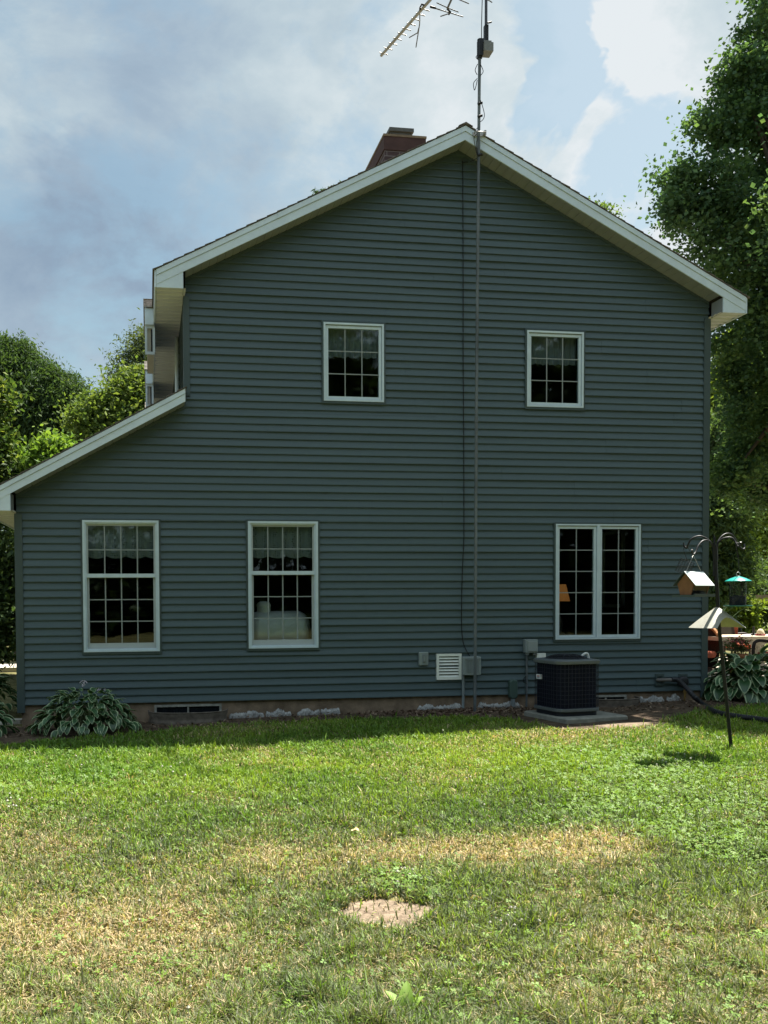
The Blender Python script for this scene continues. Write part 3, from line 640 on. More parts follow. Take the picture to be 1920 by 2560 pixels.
# drain fittings
pl = []
for a, lab in ((1648, 'dark square wall plate with a pipe coming out, near the right corner of the wall'), (1706.5, 'dark square wall plate behind the black hose fitting')):
    x0, x1, z0, z1 = wxz(a-10.5, 1685, a+10.5, 1714)
    w = thing('wall_plate', ((x0+x1)/2, 0, z0), lab, 'wall plate', 'square plates on the siding by the drain hose')
    ring(MB(), x0, x1, z0, z1, .03, -.04, -.003).build('frame', TRIM_D, w); MB().box(x0+.03, x1-.03, -.014, -.011, z0+.03, z1-.03).build('recess', mat('plate_recess', (.03, .042, .044), .6), w); pl.append((x0, x1, z0, z1))
q = [atY(1645, 1700, -.06), atY(1690, 1699, -.10)]
dp = thing('drain_pipe', q[0], 'grey horizontal pipe stub joining the wall plate to the black hose', 'pipe')
MB().tube([q[0]+Vector((0, .05, 0)), q[0], q[1]], .026, 12).build('pipe', mat('pipe_grey_brown', (.13, .12, .11), .5), dp)
MB().tube([q[1]-Vector((.07, 0, 0)), q[1]+Vector((.0, 0, 0))], .036, 12).build('clamp', RUBBER, dp)
hp = [q[1]+Vector((.0, -.0, 0)), atY(1697, 1702, -.14), atY(1712, 1716, -.22), atY(1735, 1741, -.38), atY(1760, 1763, -.5)]
g = lambda x, y: atZ(x, y, -.11)
hp += [g(1785, 1778), g(1812, 1786), g(1850, 1792), g(1890, 1797), g(1935, 1804), g(1990, 1812)]
P = []
for i in range(len(hp)-1):
    a, b, c, d = hp[max(i-1, 0)], hp[i], hp[i+1], hp[min(i+2, len(hp)-1)]
    for k in range(24):
        t = k/24; P.append(.5*((2*b)+(c-a)*t+(2*a-5*b+4*c-d)*t*t+(3*b-a-3*c+d)*t**3))
hz = thing('drain_hose', hp[3], 'thick black corrugated hose curving from the wall down onto the grass', 'hose')
MB().tube(P, [.034+.004*math.sin(i*1.6) for i in range(len(P))], 12).build('hose', RUBBER, hz)
c_ = atY(1708, 1704, -.13); MB().lathe([(.0, -.03), (.075, -.03), (.082, -.01), (.082, .012), (.06, .03), (0, .03)], c_, 20, Matrix.Rotation(math.radians(90), 4, 'X')).build('fitting', RUBBER, hz)
sp = atY(1712, 1745, -.06); g_ = gzf(sp.x)
mk = thing('pipe_stub', (sp.x, -.06, g_), 'short yellow and rusty pipe stub rising from the soil below the hose', 'pipe')
YEL = mat('yellow_rusty_coating', (.42, .27, .06), .7, .3, .3, 25, color2=(.12, .07, .03))
MB().tube([(sp.x, -.06, g_-.05), (sp.x+.005, -.06, g_+.24)], .017, 8).tube([(sp.x, -.06, g_+.12), (sp.x, -.06, g_+.16)], .025, 8).build('pipe', YEL, mk)

# ------------------------------------------------------------------ antenna mast
g_ = gzf(4.46)
MA = thing('antenna_mast', (4.455, -.34, g_), 'tall grey television antenna mast standing against the gable and rising above the ridge', 'antenna mast')
mp = [(4.452, -.34, g_-.08), (4.462, -.34, 2.), (4.470, -.34, 3.9), (4.487, -.34, 6.), (4.500, -.34, 7.66), (4.512, -.34, 8.82)]
m = MB().tube(mp, .0205, 12); ms = m.build('mast', STEEL, MA)
for z in (3.78, 6.55):
    xx = np.interp(z, [p[2] for p in mp], [p[0] for p in mp]); MB().tube([(xx, -.34, z), (xx, -.34, z+.06)], .025, 12).build('coupling', STEEL, ms)
zk = 7.66
m = MB().box(4.42, 4.60, -.326, -.312, zk-.02, zk+.03).tube([(4.44, -.34, zk), (4.42, -.40, zk), (4.58, -.40, zk), (4.565, -.34, zk)], .008, 6).box(4.575, 4.60, -.36, -.31, zk-.01, zk+.05)
m.build('roof_bracket', ALU, ms)
rc = atY(1227, 122, -.34); rz = rc.z
RB = mat('rotor_grey', (.17, .175, .17), .5, .4, .15, 10)
rt = MB().box(4.545, 4.675, -.42, -.26, rz-.075, rz+.04).box(4.55, 4.65, -.415, -.265, rz+.04, rz+.062); rt.build('rotor', RB, MA)
MB().box(4.49, 4.545, -.39, -.29, rz-.12, rz+.10).tube([(4.512, -.34, rz-.14), (4.512, -.34, rz+.11)], .034, 10).box(4.575, 4.625, -.37, -.31, rz+.085, rz+.30).tube([(4.60, -.40, rz+.30), (4.66, -.38, rz+.33)], .012, 6).build('rotor_clamp', BLACK, MA)
ZBm = 10.28
MB().tube([(4.60, -.34, rz+.09), (4.603, -.34, ZBm+.12)], .019, 10).build('upper_mast', mat('mast_dark', (.045, .045, .06), .45, .4, .2), MA)
bz = lambda x, y: atZ(x, y, ZBm)
e0 = bz(953, 139); e1 = Vector((4.603, -.34, ZBm)); e1 = bz(1075, 0)+(bz(1075, 0)-e0)*1.02; bd = (e1-e0).normalized(); perp = Vector((bd.y, -bd.x, 0))
bm = MB().tube([e0, e1+bd*.9], .023, 8); bo = bm.build('boom', ALU, MA)
# the boom crosses the mast a few centimetres to the side and is held by a bracket
tm = (Vector((4.603, -.34, ZBm))-e0).dot(bd); pc = e0+bd*tm
MB().tube([pc, Vector((4.603, -.34, ZBm-.0))], .022, 8).build('boom_clamp', BLACK, bo)
for i in range(10):
    c = bz(959+13.4*i*.86, 134-14.2*i*.86); hl = (bz(972, 137)-bz(951, 132)).length*.5
    dd = (bz(972.5, 137.5)-bz(951, 131.5)).normalized()
    MB().tube([c-dd*hl, c+dd*hl], .0095, 6).build('element', ALU, bo)
EL = mat('antenna_rod_dark', (.10, .10, .10), .45, .4, .2)
for (a, b, c) in (((1089, 18), (1075, 17), (1158, 42)), ((1050, 18), (1049, 60), (1040, 118)), ((1047, 70), (1044, 82), (1023, 94)), ((1092, 7), (1120, 20), (1146, 30)), ((1122, 22), (1122, 34), (1101, 41)), ((1148, -1), (1160, 4), (1172, 9)), ((1217, -1), (1224, 2), (1230, 6))):
    MB().tube([bz(*a), bz(*b), bz(*c)], .0085, 6).build('element', EL, bo)
for q, r in (([(1066, 14), (1054, 11), (1050, 20), (1050, 30)], .014), ([(1076, 17), (1089, 20)], .017), ([(1118, 22), (1126, 30), (1122, 36)], .014)): MB().tube([bz(*k) for k in q], r, 6).build('insulator', BLACK, bo)
MB().tube([bz(1119, 20), bz(1128, 0), bz(1180, -115)], .016, 8).build('element', EL, bo)
for k, L_ in ((.35, .9), (.75, 1.1)):
    c = pc+bd*k; MB().tube([c-perp*L_, c+perp*L_], .006, 6).build('element', EL, bo)
# cables on the mast and down the siding
def curve(pts, n=10):
    P = []
    for i in range(len(pts)-1):
        a, b, c, d = pts[max(i-1, 0)], pts[i], pts[i+1], pts[min(i+2, len(pts)-1)]
        for k in range(n): t = k/n; P.append(.5*((2*b)+(c-a)*t+(2*a-5*b+4*c-d)*t*t+(3*b-a-3*c+d)*t**3))
    P.append(pts[-1]); return P
m = MB(); yy = -.37
for pts in ([(1194, 137), (1190, 143), (1196, 150)], [(1194, 160), (1188, 175), (1193, 187)], [(1201, 160), (1208, 178), (1201, 189)], [(1193, 196), (1184, 208), (1186, 225), (1190, 215), (1193, 200)], [(1201, 250), (1206, 264), (1211, 286), (1208, 298), (1200, 305)],
            [(1195, 318), (1188, 326)], [(1192, 335), (1185, 345), (1190, 375), (1194, 392), (1188, 398), (1176, 404)], [(1196, 340), (1191, 360), (1195, 388)]):
    m.tube(curve([atY(a, b, yy) for a, b in pts]), .005, 5)
m.tube(curve([atY(a, b, -.36) for a, b in ((1204, 112), (1204, 60), (1206, -20), (1208, -100))]), .006, 5)
m.build('cable', BLACK, MA)
for a in (258, 290, 387): 
    p = atY(1200, a, -.36); MB().tube([p+Vector((-.03, 0, -.01)), p+Vector((.03, 0, .01))], .018, 8).build('tie', BLACK, MA)
cb = tag(MB().tube(curve([atY(a, b, -.024) for a, b in ((1170, 405), (1157, 408), (1157, 430), (1158, 700), (1158, 900), (1159.5, 1100), (1160, 1300), (1159.5, 1355), (1156, 1430), (1154, 1520), (1154.5, 1570), (1158, 1605), (1167, 1628), (1175, 1641))], 14), .006, 6).build('coaxial_cable', BLACK),
         'thin black cable running down the siding beside the antenna mast to the ribbed box', 'cable')

# ------------------------------------------------------------------ air conditioner on its pad
g_ = gzf(5.4); ph = math.radians(11); 
pc0 = Vector((5.10, -1.79, 0)); e1 = Vector((math.cos(ph), math.sin(ph), 0)); e2 = Vector((-math.sin(ph), math.cos(ph), 0)); PS = .93; pm = pc0+(e1+e2)*PS/2
Mp = Matrix.Translation((pm.x, pm.y, 0)) @ Matrix.Rotation(ph, 4, 'Z')
def rrect(h, r, n=6):
    out = []
    for cx, cy, a0 in ((h-r, h-r, 0), (-h+r, h-r, 90), (-h+r, -h+r, 180), (h-r, -h+r, 270)):
        for i in range(n+1): a = math.radians(a0+90*i/n); out.append((cx+r*math.cos(a), cy+r*math.sin(a)))
    return out
def loft(mb, rings, M, cap=True, smooth=False):
    k = len(rings[0][0]); vs = [M @ Vector((x, y, z)) for o, z in rings for x, y in o]
    fs = [(j*k+i, j*k+(i+1) % k, (j+1)*k+(i+1) % k, (j+1)*k+i) for j in range(len(rings)-1) for i in range(k)]
    if cap: fs += [tuple(reversed(range(k))), tuple(range((len(rings)-1)*k, len(rings)*k))]
    return mb.add(vs, fs, smooth)
ZP = -.125
PADM = mat('pad_concrete', (.22, .22, .19), .9, .2, .25, 9, bump=.5, bscale=50)
pd = tag(loft(MB(), [(rrect(PS/2, .03), g_-.2), (rrect(PS/2, .03), ZP-.015), (rrect(PS/2-.015, .03), ZP)], Mp).build('concrete_pad', PADM), 'square concrete pad under the air conditioner, one corner towards the lawn', 'pad')
AH = .318; ac = Vector((5.10, -1.58, 0))+(e1*1.0+e2)*AH; ac = Vector((5.085, -1.605, 0))+Matrix.Rotation(math.radians(9), 3, 'Z') @ Vector((AH, AH, 0))
Ma = Matrix.Translation((ac.x, ac.y, 0)) @ Matrix.Rotation(math.radians(9), 4, 'Z')
zt = atY(1404, 1652, -1.6).z; z0 = ZP+.055
AC = thing('air_conditioner', (ac.x, ac.y, ZP), 'square dark blue outdoor air conditioner with a wire guard and light grey rim', 'air conditioner')
NAVY = mat('navy_coil', (.007, .009, .018), .75, .12, .4, 60, bump=.3, bscale=200, stretch=(1, 1, .02))
ACB = mat('ac_dark_metal', (.012, .014, .020), .5, .3, .2); ACG = mat('ac_grey_rim', (.10, .115, .12), .42, .4, .1, 9)
loft(MB(), [(rrect(AH-.02, .11), ZP+.001), (rrect(AH-.02, .11), z0-.002)], Ma).build('base_foot', ACB, AC)
loft(MB(), [(rrect(AH+.004, .13), z0), (rrect(AH+.008, .13), z0+.006), (rrect(AH+.008, .13), z0+.034), (rrect(AH-.0, .13), z0+.040)], Ma).build('base_rail', ACG, AC)
loft(MB(), [(rrect(AH-.022, .11), z0+.03), (rrect(AH-.022, .11), zt-.05)], Ma).build('coil', NAVY, AC)
wm = MB(); oo = rrect(AH, .125, 5); zs = np.linspace(z0+.05, zt-.055, 11)
for z in zs: wm.tube([Ma @ Vector((x, y, z)) for x, y in oo+oo[:1]], .0024, 4, False)
per = oo+oo[:1]; cl = [0]
for a, b in zip(per, per[1:]): cl.append(cl[-1]+math.dist(a, b))
nv = 46
for i in range(nv):
    s = cl[-1]*i/nv; x = np.interp(s, cl, [p[0] for p in per]); y = np.interp(s, cl, [p[1] for p in per]); big = i % 11 == 5
    wm.tube([Ma @ Vector((x, y, z0+.04)), Ma @ Vector((x, y, zt-.045))], .0035 if big else .0022, 4, False)
wm.build('wire_guard', mat('guard_wire', (.020, .023, .036), .5, .3, .2), AC)
loft(MB(), [(rrect(AH-.01, .13), zt-.052), (rrect(AH+.016, .14), zt-.048), (rrect(AH+.018, .14), zt-.012), (rrect(AH+.006, .135), zt), (rrect(AH-.05, .12), zt+.008)], Ma).build('top_rim', ACG, AC)
gm = MB(); Rm = AH-.06
for r in np.linspace(.05, Rm, 9):
    h = .048*(1-(r/Rm)**3)+.012
    gm.tube([Ma @ Vector((r*math.cos(a), r*math.sin(a), zt+h)) for a in np.linspace(0, 2*math.pi, 33)], .003, 4, False)
for a in np.linspace(0, 2*math.pi, 17)[:-1]:
    gm.tube([Ma @ Vector((r*math.cos(a), r*math.sin(a), zt+.048*(1-(r/Rm)**3)+.014)) for r in np.linspace(.03, Rm+.01, 6)], .003, 4, False)
gm.lathe([(0, zt+.066), (.07, zt+.064), (.085, zt+.055)], (ac.x, ac.y, 0), 16)
gm.build('fan_grille', ACB, AC)
MB().lathe([(Rm-.05, zt+.030), (Rm+.01, zt+.010), (Rm+.02, zt+.0085)], (ac.x, ac.y, 0), 32).lathe([(0, zt+.012), (Rm-.04, zt+.012)], (ac.x, ac.y, 0), 24).build('fan_shroud', ACB, AC)
pts = [Ma @ Vector(p) for p in ((AH-.10, -.02, zt+.03), (AH-.06, -.03, zt+.062), (AH-.02, -.03, zt+.058), (AH-.0, -.03, zt+.0))]
MB().tube(curve(pts, 6), .016, 8).build('hose_elbow', mat('white_hose', (.6, .62, .6), .5), AC)
bx = Ma @ Matrix.Translation((-AH-.012, 0, 0))
# badge on the left face
def face_q(u0, u1, v0, v1, off):
    return [Ma @ Vector((-AH-off, -y, z)) for y, z in ((u0, v0), (u1, v0), (u1, v1), (u0, v1))]
def face_box(u0, u1, v0, v1, o0, o1):
    return MB().add(face_q(u0, u1, v0, v1, o1)+face_q(u0, u1, v0, v1, o0), [(0, 1, 2, 3), (1, 5, 6, 2), (0, 3, 7, 4), (3, 2, 6, 7), (0, 4, 5, 1)])
uL = -AH+.13; vz = z0+(zt-z0)*.60
bg = face_box(uL, uL+.095, vz, vz+.058, -.03, .006).build('badge', mat('badge_white', (.62, .64, .66), .4), AC)
tm_ = MB(); sm_ = MB()
for k in range(4): 
    a = uL+.018+k*.015; tm_.add(face_q(a, a+.011, vz+.028, vz+.046, .0072), [(0, 1, 2, 3)]); sm_.add(face_q(a+.002, a+.011, vz+.012, vz+.026, .0072), [(0, 1, 2, 3)])
tm_.build('badge_mark', mat('badge_red', (.35, .07, .06), .5), bg); sm_.build('badge_mark', mat('badge_blue', (.06, .08, .22), .5), bg)
# small white fitting on the wall behind the unit
x0, x1, z0_, z1_ = wxz(1342, 1633, 1364, 1645, -.05)
lf = thing('line_cover', (x0, 0, z0_), 'small white line cover on the siding just behind the air conditioner top', 'cover')
MB().box(x0, x1, -.06, -.003, z0_, z1_).build('cover', VW, lf)

# ------------------------------------------------------------------ bird feeders
YP = -3.94
bp = atY(1830, 1885, YP); gb_ = gzf(bp.x, YP)
PO = thing('feeder_pole', (bp.x, YP, gb_), 'leaning black iron pole with four curved hooks holding bird feeders', 'feeder pole')
top = atY(1787, 1372, YP); V_ = lambda x, y, dy=0: atY(x, y, YP+dy)
MB().tube([(bp.x+.005, YP, gb_-.1), V_(1826, 1850), V_(1797, 1560), top], .0175, 10).build('pole', BLACK, PO)
MB().tube([V_(1789, 1400), V_(1786, 1362)], .024, 10).tube([V_(1786, 1362), V_(1785, 1335)], [.012, .003], 8).tube([V_(1786, 1348), V_(1786, 1343)], .012, 8).build('finial', BLACK, PO)
for dy, pts in ((.10, [(1784, 1440), (1784, 1375), (1773, 1352), (1757, 1342), (1743, 1341), (1728, 1348), (1720, 1362), (1717, 1370), (1711, 1366), (1709, 1357)]),
                (-.18, [(1787, 1440), (1786, 1380), (1778, 1358), (1768, 1351), (1756, 1353), (1746, 1364), (1739, 1380), (1734, 1386), (1731, 1382), (1730, 1374)]),
                (.15, [(1790, 1440), (1791, 1370), (1800, 1346), (1814, 1335), (1828, 1336), (1838, 1348), (1843, 1358), (1850, 1368), (1857, 1373), (1861, 1370), (1860, 1360)]),
                (-.15, [(1789, 1440), (1793, 1368), (1802, 1350), (1816, 1344), (1830, 1345), (1838, 1354), (1841, 1360), (1845, 1366), (1851, 1363), (1852, 1355)])):
    n = len(pts); P = [V_(a, b, dy*max(0, (i-1)/(n-2))) for i, (a, b) in enumerate(pts)]
    MB().tube(curve(P, 6), .009, 8).build('hook', BLACK, PO)
# cone baffle with an arched cut at its rim
ap = V_(1793, 1518); rb = V_(1852, 1566); ra = (V_(1853, 1566).x-V_(1734, 1566).x)/2; cz_ = V_(1794, 1569).z; hc = ap.z-cz_
vs = []; n = 64
for j in range(9):
    t = j/8; r = .014+(ra-.014)*t
    for i in range(n):
        a = 2*math.pi*i/n; 
        z = ap.z-hc*t*(.9+.1*t); az = math.atan2(math.sin(a-math.radians(-86)), math.cos(a-math.radians(-86)))
        if j == 8 or True:
            lim = hc*.50*max(0., 1-(az/.62)**2)**.5; z = max(z, cz_+lim) if lim > 0 else z
            rr_ = .014+(ra-.014)*min(1, (ap.z-z)/hc)
            if lim > 0 and t > .5: r2 = min(r, rr_)
            else: r2 = r
        vs.append((ap.x+r2*math.cos(a), YP+r2*math.sin(a), z))
BAF = mat('stained_grey_baffle', (.50, .50, .43), .55, .4, .3, 14, bump=.15, color2=(.30, .29, .24))
MB().add(vs, [(j*n+i, (j+1)*n+i, (j+1)*n+(i+1) % n, j*n+(i+1) % n) for j in range(8) for i in range(n)], True).build('squirrel_baffle', BAF, PO)
# house feeder
c = V_(1733, 1385, -.16); yh = YP-.17; zt = atY(1735, 1430, yh).z; zb = atY(1735, 1492, yh).z; xc = atY(1734, 1470, yh).x
Mh = Matrix.Translation((xc, yh, 0)) @ Matrix.Rotation(math.radians(24), 4, 'Z')
HF = thing('house_bird_feeder', (xc, yh, zb), 'house shaped bird feeder with white metal roof and clear front hanging from the left hook', 'bird feeder')
def W(p): return Mh @ Vector(p)
CED = mat('feeder_cedar', (.20, .095, .045), .75, .2, .25, 14, stretch=(1, 1, .3)); DKG = mat('feeder_dark_green', (.035, .055, .055), .5, .4, .15)
hh = zt-zb; L2, D2 = .125, .075
for s in (-1, 1):
    pr = [(-D2*.75, zb+.02), (D2*.75, zb+.02), (D2*1.15, zb+hh*.52), (0, zt-.012), (-D2*1.15, zb+hh*.52)]
    a, b = (s*L2-.006, s*L2+.006); k = len(pr)
    MB().add([W((x, u, v)) for x in (a, b) for u, v in pr], [tuple(range(k)), tuple(reversed(range(k, 2*k)))]+[(i, i+k, (i+1) % k+k, (i+1) % k) for i in range(k)]).build('end_board', CED, HF)
HG = bpy.data.materials.new('feeder_clear_panel'); HG.use_nodes = True; p_ = HG.node_tree.nodes['Principled BSDF']; p_.inputs['Base Color'].default_value = (.03, .03, .03, 1); p_.inputs['Roughness'].default_value = .08; p_.inputs['Alpha'].default_value = .45
for s in (-1, 1):
    MB().add([W(p) for p in ((-L2+.006, s*D2*.72, zb+.022), (L2-.006, s*D2*.72, zb+.022), (L2-.006, s*D2*1.1, zb+hh*.52), (-L2+.006, s*D2*1.1, zb+hh*.52))], [(0, 1, 2, 3)]).build('clear_panel', HG, HF)
MB().add([W((x, u, v)) for x in (-L2+.008, L2-.008) for u, v in ((-D2*.6, zb+.021), (D2*.6, zb+.021), (D2*.72, zb+hh*.26), (-D2*.72, zb+hh*.22))], [(0, 1, 2, 3), (7, 6, 5, 4), (3, 2, 6, 7), (0, 3, 7, 4), (1, 5, 6, 2)]).build('seed', mat('bird_seed', (.035, .025, .018), .9, .1, .5, 150, bump=1, bscale=300), HF)
MB().box(-.165, .165, -.12, .12, zb, zb+.018, Mh).box(-.165, .165, -.122, -.112, zb+.018, zb+.028, Mh).build('tray', DKG, HF)
RFW = mat('feeder_white_roof', (.62, .68, .68), .3, .5, .05, 12)
for s in (-1, 1):
    ez = zb+hh*.44
    MB().add([W(p) for p in ((-.155, 0, zt+.006), (.155, 0, zt+.006), (.155, s*.122, ez+.004), (-.155, s*.122, ez+.004), (-.155, 0, zt), (.155, 0, zt), (.155, s*.122, ez-.002), (-.155, s*.122, ez-.002))], [(0, 1, 2, 3), (7, 6, 5, 4), (2, 1, 5, 6), (3, 2, 6, 7), (0, 3, 7, 4)]).build('roof', RFW if s < 0 else DKG, HF)
MB().tube([W((-.12, 0, zt+.006)), V_(1733, 1388, -.17), W((.12, 0, zt+.006))], .0022, 5).build('hanger', ALU, HF)
# suet cage
sc_ = V_(1712, 1417, .1); Ms = Matrix.Translation(sc_) @ Matrix.Rotation(math.radians(25), 4, 'Y') @ Matrix.Rotation(math.radians(-20), 4, 'Z')
SU = thing('suet_cage', sc_, 'empty tilted wire suet cage hanging behind the house shaped feeder', 'suet cage')
m = MB(); h = .065; d = .025
for i in range(6):
    t = -h+2*h*i/5
    for y in (-d, d): m.tube([Ms @ Vector((t, y, -h)), Ms @ Vector((t, y, h))], .0017, 4); m.tube([Ms @ Vector((-h, y, t)), Ms @ Vector((h, y, t))], .0017, 4)
    for s in (-h, h): m.tube([Ms @ Vector((s, -d, t)), Ms @ Vector((s, d, t))], .0017, 4); m.tube([Ms @ Vector((t, -d, s)), Ms @ Vector((t, d, s))], .0017, 4)
m.build('wire_cage', BLACK, SU)
MB().tube(curve([Ms @ Vector((0, 0, h)), V_(1717, 1398, .1), V_(1711, 1382, .1), V_(1709, 1372, .1), V_(1714, 1366, .1), V_(1721, 1370, .1), V_(1724, 1378, .1)], 6), .0028, 5).build('hanger', BLACK, SU)
# tube feeder
tc_ = V_(1845, 1480, -.12); yt = YP-.12; zr = atY(1845, 1441, yt).z; zs_ = atY(1845, 1453, yt).z; zb = atY(1845, 1517, yt).z
TF = thing('tube_bird_feeder', (tc_.x, yt, zb), 'clear tube bird feeder with a teal domed roof and green tray on the right hook', 'bird feeder')
TEAL = mat('teal_plastic', (.02, .30, .26), .28, .5, .08, 10); GRN = mat('green_tray_plastic', (.015, .11, .075), .35, .5, .1)
MB().lathe([(.0, zr+.002), (.02, zr), (.07, zr-.018), (.118, zs_+.004), (.124, zs_), (.118, zs_-.003), (.07, zr-.024), (.0, zr-.008)], (tc_.x, yt, 0), 32).build('roof', TEAL, TF)
TG = bpy.data.materials.new('clear_tube'); TG.use_nodes = True; p_ = TG.node_tree.nodes['Principled BSDF']; p_.inputs['Base Color'].default_value = (.05, .06, .06, 1); p_.inputs['Roughness'].default_value = .06; p_.inputs['Alpha'].default_value = .25
MB().lathe([(.076, zs_), (.076, zb+.01)], (tc_.x, yt, 0), 24).build('tube', TG, TF)
MB().lathe([(0, zb+.115), (.03, zb+.112), (.072, zb+.105), (.073, zb+.012), (0, zb+.012)], (tc_.x, yt, 0), 20).build('seed', mat('dark_seed', (.018, .018, .026), .7, .2, .5, 120, bump=1, bscale=250), TF)
MB().lathe([(0, zb), (.128, zb+.002), (.132, zb+.016), (.128, zb+.016), (.12, zb+.009), (0, zb+.008)], (tc_.x, yt, 0), 32).build('tray', GRN, TF)
m = MB(); 
for a in (30, 150, 270): m.tube([(tc_.x+.07*math.cos(math.radians(a)), yt+.07*math.sin(math.radians(a)), zs_), (tc_.x+.075*math.cos(math.radians(a)), yt+.075*math.sin(math.radians(a)), zb)], .003, 5)
m.build('rod', BLACK, TF)
ringc = Vector((tc_.x, yt, zr+.022)); m = MB().tube([ringc+Vector((.02*math.cos(t), 0, .02*math.sin(t))) for t in np.linspace(0, 2*math.pi, 17)], .003, 5)
m.build('ring', ALU, TF)
MB().tube(curve([ringc+Vector((.01, 0, .02)), V_(1846, 1400, -.13), V_(1841, 1372, -.14), V_(1840, 1362, -.15), V_(1846, 1357, -.15), V_(1851, 1363, -.15)], 6), .0035, 5).build('hanger', BLACK, TF)

# ------------------------------------------------------------------ ground
def dirt_edge(X):
    """s (distance from the wall) at which lawn begins"""
    xs = [-4, -1.9, -1.3, .0, .5, 1.5, 2.2, 3.2, 3.9, 4.3, 4.65, 4.9, 5.3, 5.9, 6.4, 7.0, 8.0, 9.5, 12]
    ss = [1.75, 1.75, 1.45, .95, .72, .62, .62, .66, .70, .85, 1.45, 2.25, 2.35, 2.25, 1.8, 1.35, .95, .8, .8]
    X = np.asarray(X, float)
    return np.interp(X, xs, ss)+.22*(vn(X*2.2+9, X*0+3, 31, 3)-.5)
GND = mat('soil_under_grass', (.085, .092, .032), .95, .1, .35, 5, bump=.8, bscale=40, color2=(.17, .15, .065))
n = 160; xs = np.concatenate([np.linspace(-400, -12, 12), np.linspace(-11, 15, n), np.linspace(17, 400, 12)]); ys = np.concatenate([np.linspace(-300, -16, 8), np.linspace(-15, 14, 120), np.linspace(16, 600, 10)])
XX, YY = np.meshgrid(xs, ys); ZZ = gz(XX, YY)
V = np.c_[XX.ravel(), YY.ravel(), ZZ.ravel()]; w_ = len(xs); ii, jj = np.meshgrid(np.arange(w_-1), np.arange(len(ys)-1)); b_ = (jj*w_+ii).ravel()
tag(npmesh('ground', V, np.c_[b_, b_+1, b_+1+w_, b_+w_], GND, smooth=True), kind='structure')
DIRT = mat('garden_soil', (.058, .040, .028), .95, .1, .4, 9, bump=1., bscale=55, color2=(.13, .095, .065))
xs = np.linspace(-3.2, 10.5, 500); se = dirt_edge(xs); rows = 10; V = []
for j in range(rows+1):
    s = .03+(se-.03)*j/rows; z = gz(xs, -s)+.012*(vn(xs*4, s*4, 77, 3)-.3)+.006; V.append(np.c_[xs, -s, z])
V = np.concatenate(V); w_ = 500; ii, jj = np.meshgrid(np.arange(w_-1), np.arange(rows)); b_ = (jj*w_+ii).ravel()
tag(npmesh('dirt_bed', V, np.c_[b_, b_+w_, b_+w_+1, b_+1], DIRT, smooth=True), kind='structure')
BARE = mat('bare_sandy_dirt', (.135, .098, .066), .95, .1, .3, 22, bump=1., bscale=80, color2=(.27, .21, .15))
def patch(name, cx, cy, rx, ry, seed, z=.010, m=BARE, rot=0):
    th = np.linspace(0, 2*np.pi, 48)[:-1]; r = .75+.5*vn(np.cos(th)*1.5+5, np.sin(th)*1.5+5, seed, 3); V = [(cx, cy, gzf(cx, cy)+z+.004)]
    for f in (.5, 1.):
        for t, q in zip(th, r):
            a, b = rx*q*f*math.cos(t), ry*q*f*math.sin(t); x, y = cx+a*math.cos(rot)-b*math.sin(rot), cy+a*math.sin(rot)+b*math.cos(rot); V.append((x, y, gzf(x, y)+z*(1.3-f)))
    k = 47; F = [(0, 1+i, 1+(i+1) % k) for i in range(k)]; mb = MB().add(V, F, True); mb.add(V, [(1+i, 1+k+i, 1+k+(i+1) % k, 1+(i+1) % k) for i in range(k)], True)
    return tag(mb.build(name, m), kind='structure')
bpt = atZ(975, 2275, -.23)
patch('bare_patch', bpt.x-.0, bpt.y-.03, .34, .22, 15, .008, rot=-.5); patch('bare_patch', 5.75, -2.02, .55, .24, 8, .016)
# pale patio and lawn behind on the right, path at the far left
PAT = mat('patio_concrete', (.42, .38, .31), .9, .2, .15, 3, bump=.2)
tag(MB().box(9.15, 17, 1.2, 8.2, -.4, -.075).build('patio', PAT), kind='structure')
tag(MB().box(-9, -2.8, 10.2, 11.6, -.5, -.20).build('path', PAT), kind='structure')

# ------------------------------------------------------------------ grass
def in_view(X, Y, pad):
    v = np.c_[X, Y-CAM.y, gz(X, Y)-CAM.z]; z = v @ np.array(FWD); u = CPX+CF*(v @ np.array(RGT))/z; w = CPY-CF*(v @ np.array(UPV))/z
    return (z > .5) & (u > -pad) & (u < CW+pad) & (w < CH+pad)
def bare_mask(X, Y):
    d = ((X-bpt.x+.02)/.24)**2+((Y-bpt.y)/.24)**2; d2 = ((X-5.75)/.55)**2+((Y+2.02)/.24)**2; d3 = 9+((X-bpt.x-.22)/.12)**2
    n_ = .35+1.3*vn(X*9, Y*9, 91, 3); return (d < n_) | (d2 < n_) | (d3 < n_*.8)
def pix(px, py): p = atZ(px, py, -.22); return p.x, p.y
BL = []   # (x, y, rx, ry, dry, clover)
def blob_px(px, py, rx, ry, dry, clo):
    x, y = pix(px, py); xa, _ = pix(px+rx, py); _, yb = pix(px, min(py+ry, 2700)); _, yc = pix(px, max(py-ry, 1760)); BL.append((x, y, abs(xa-x), max(abs(yb-y), abs(yc-y), .08), dry, clo))
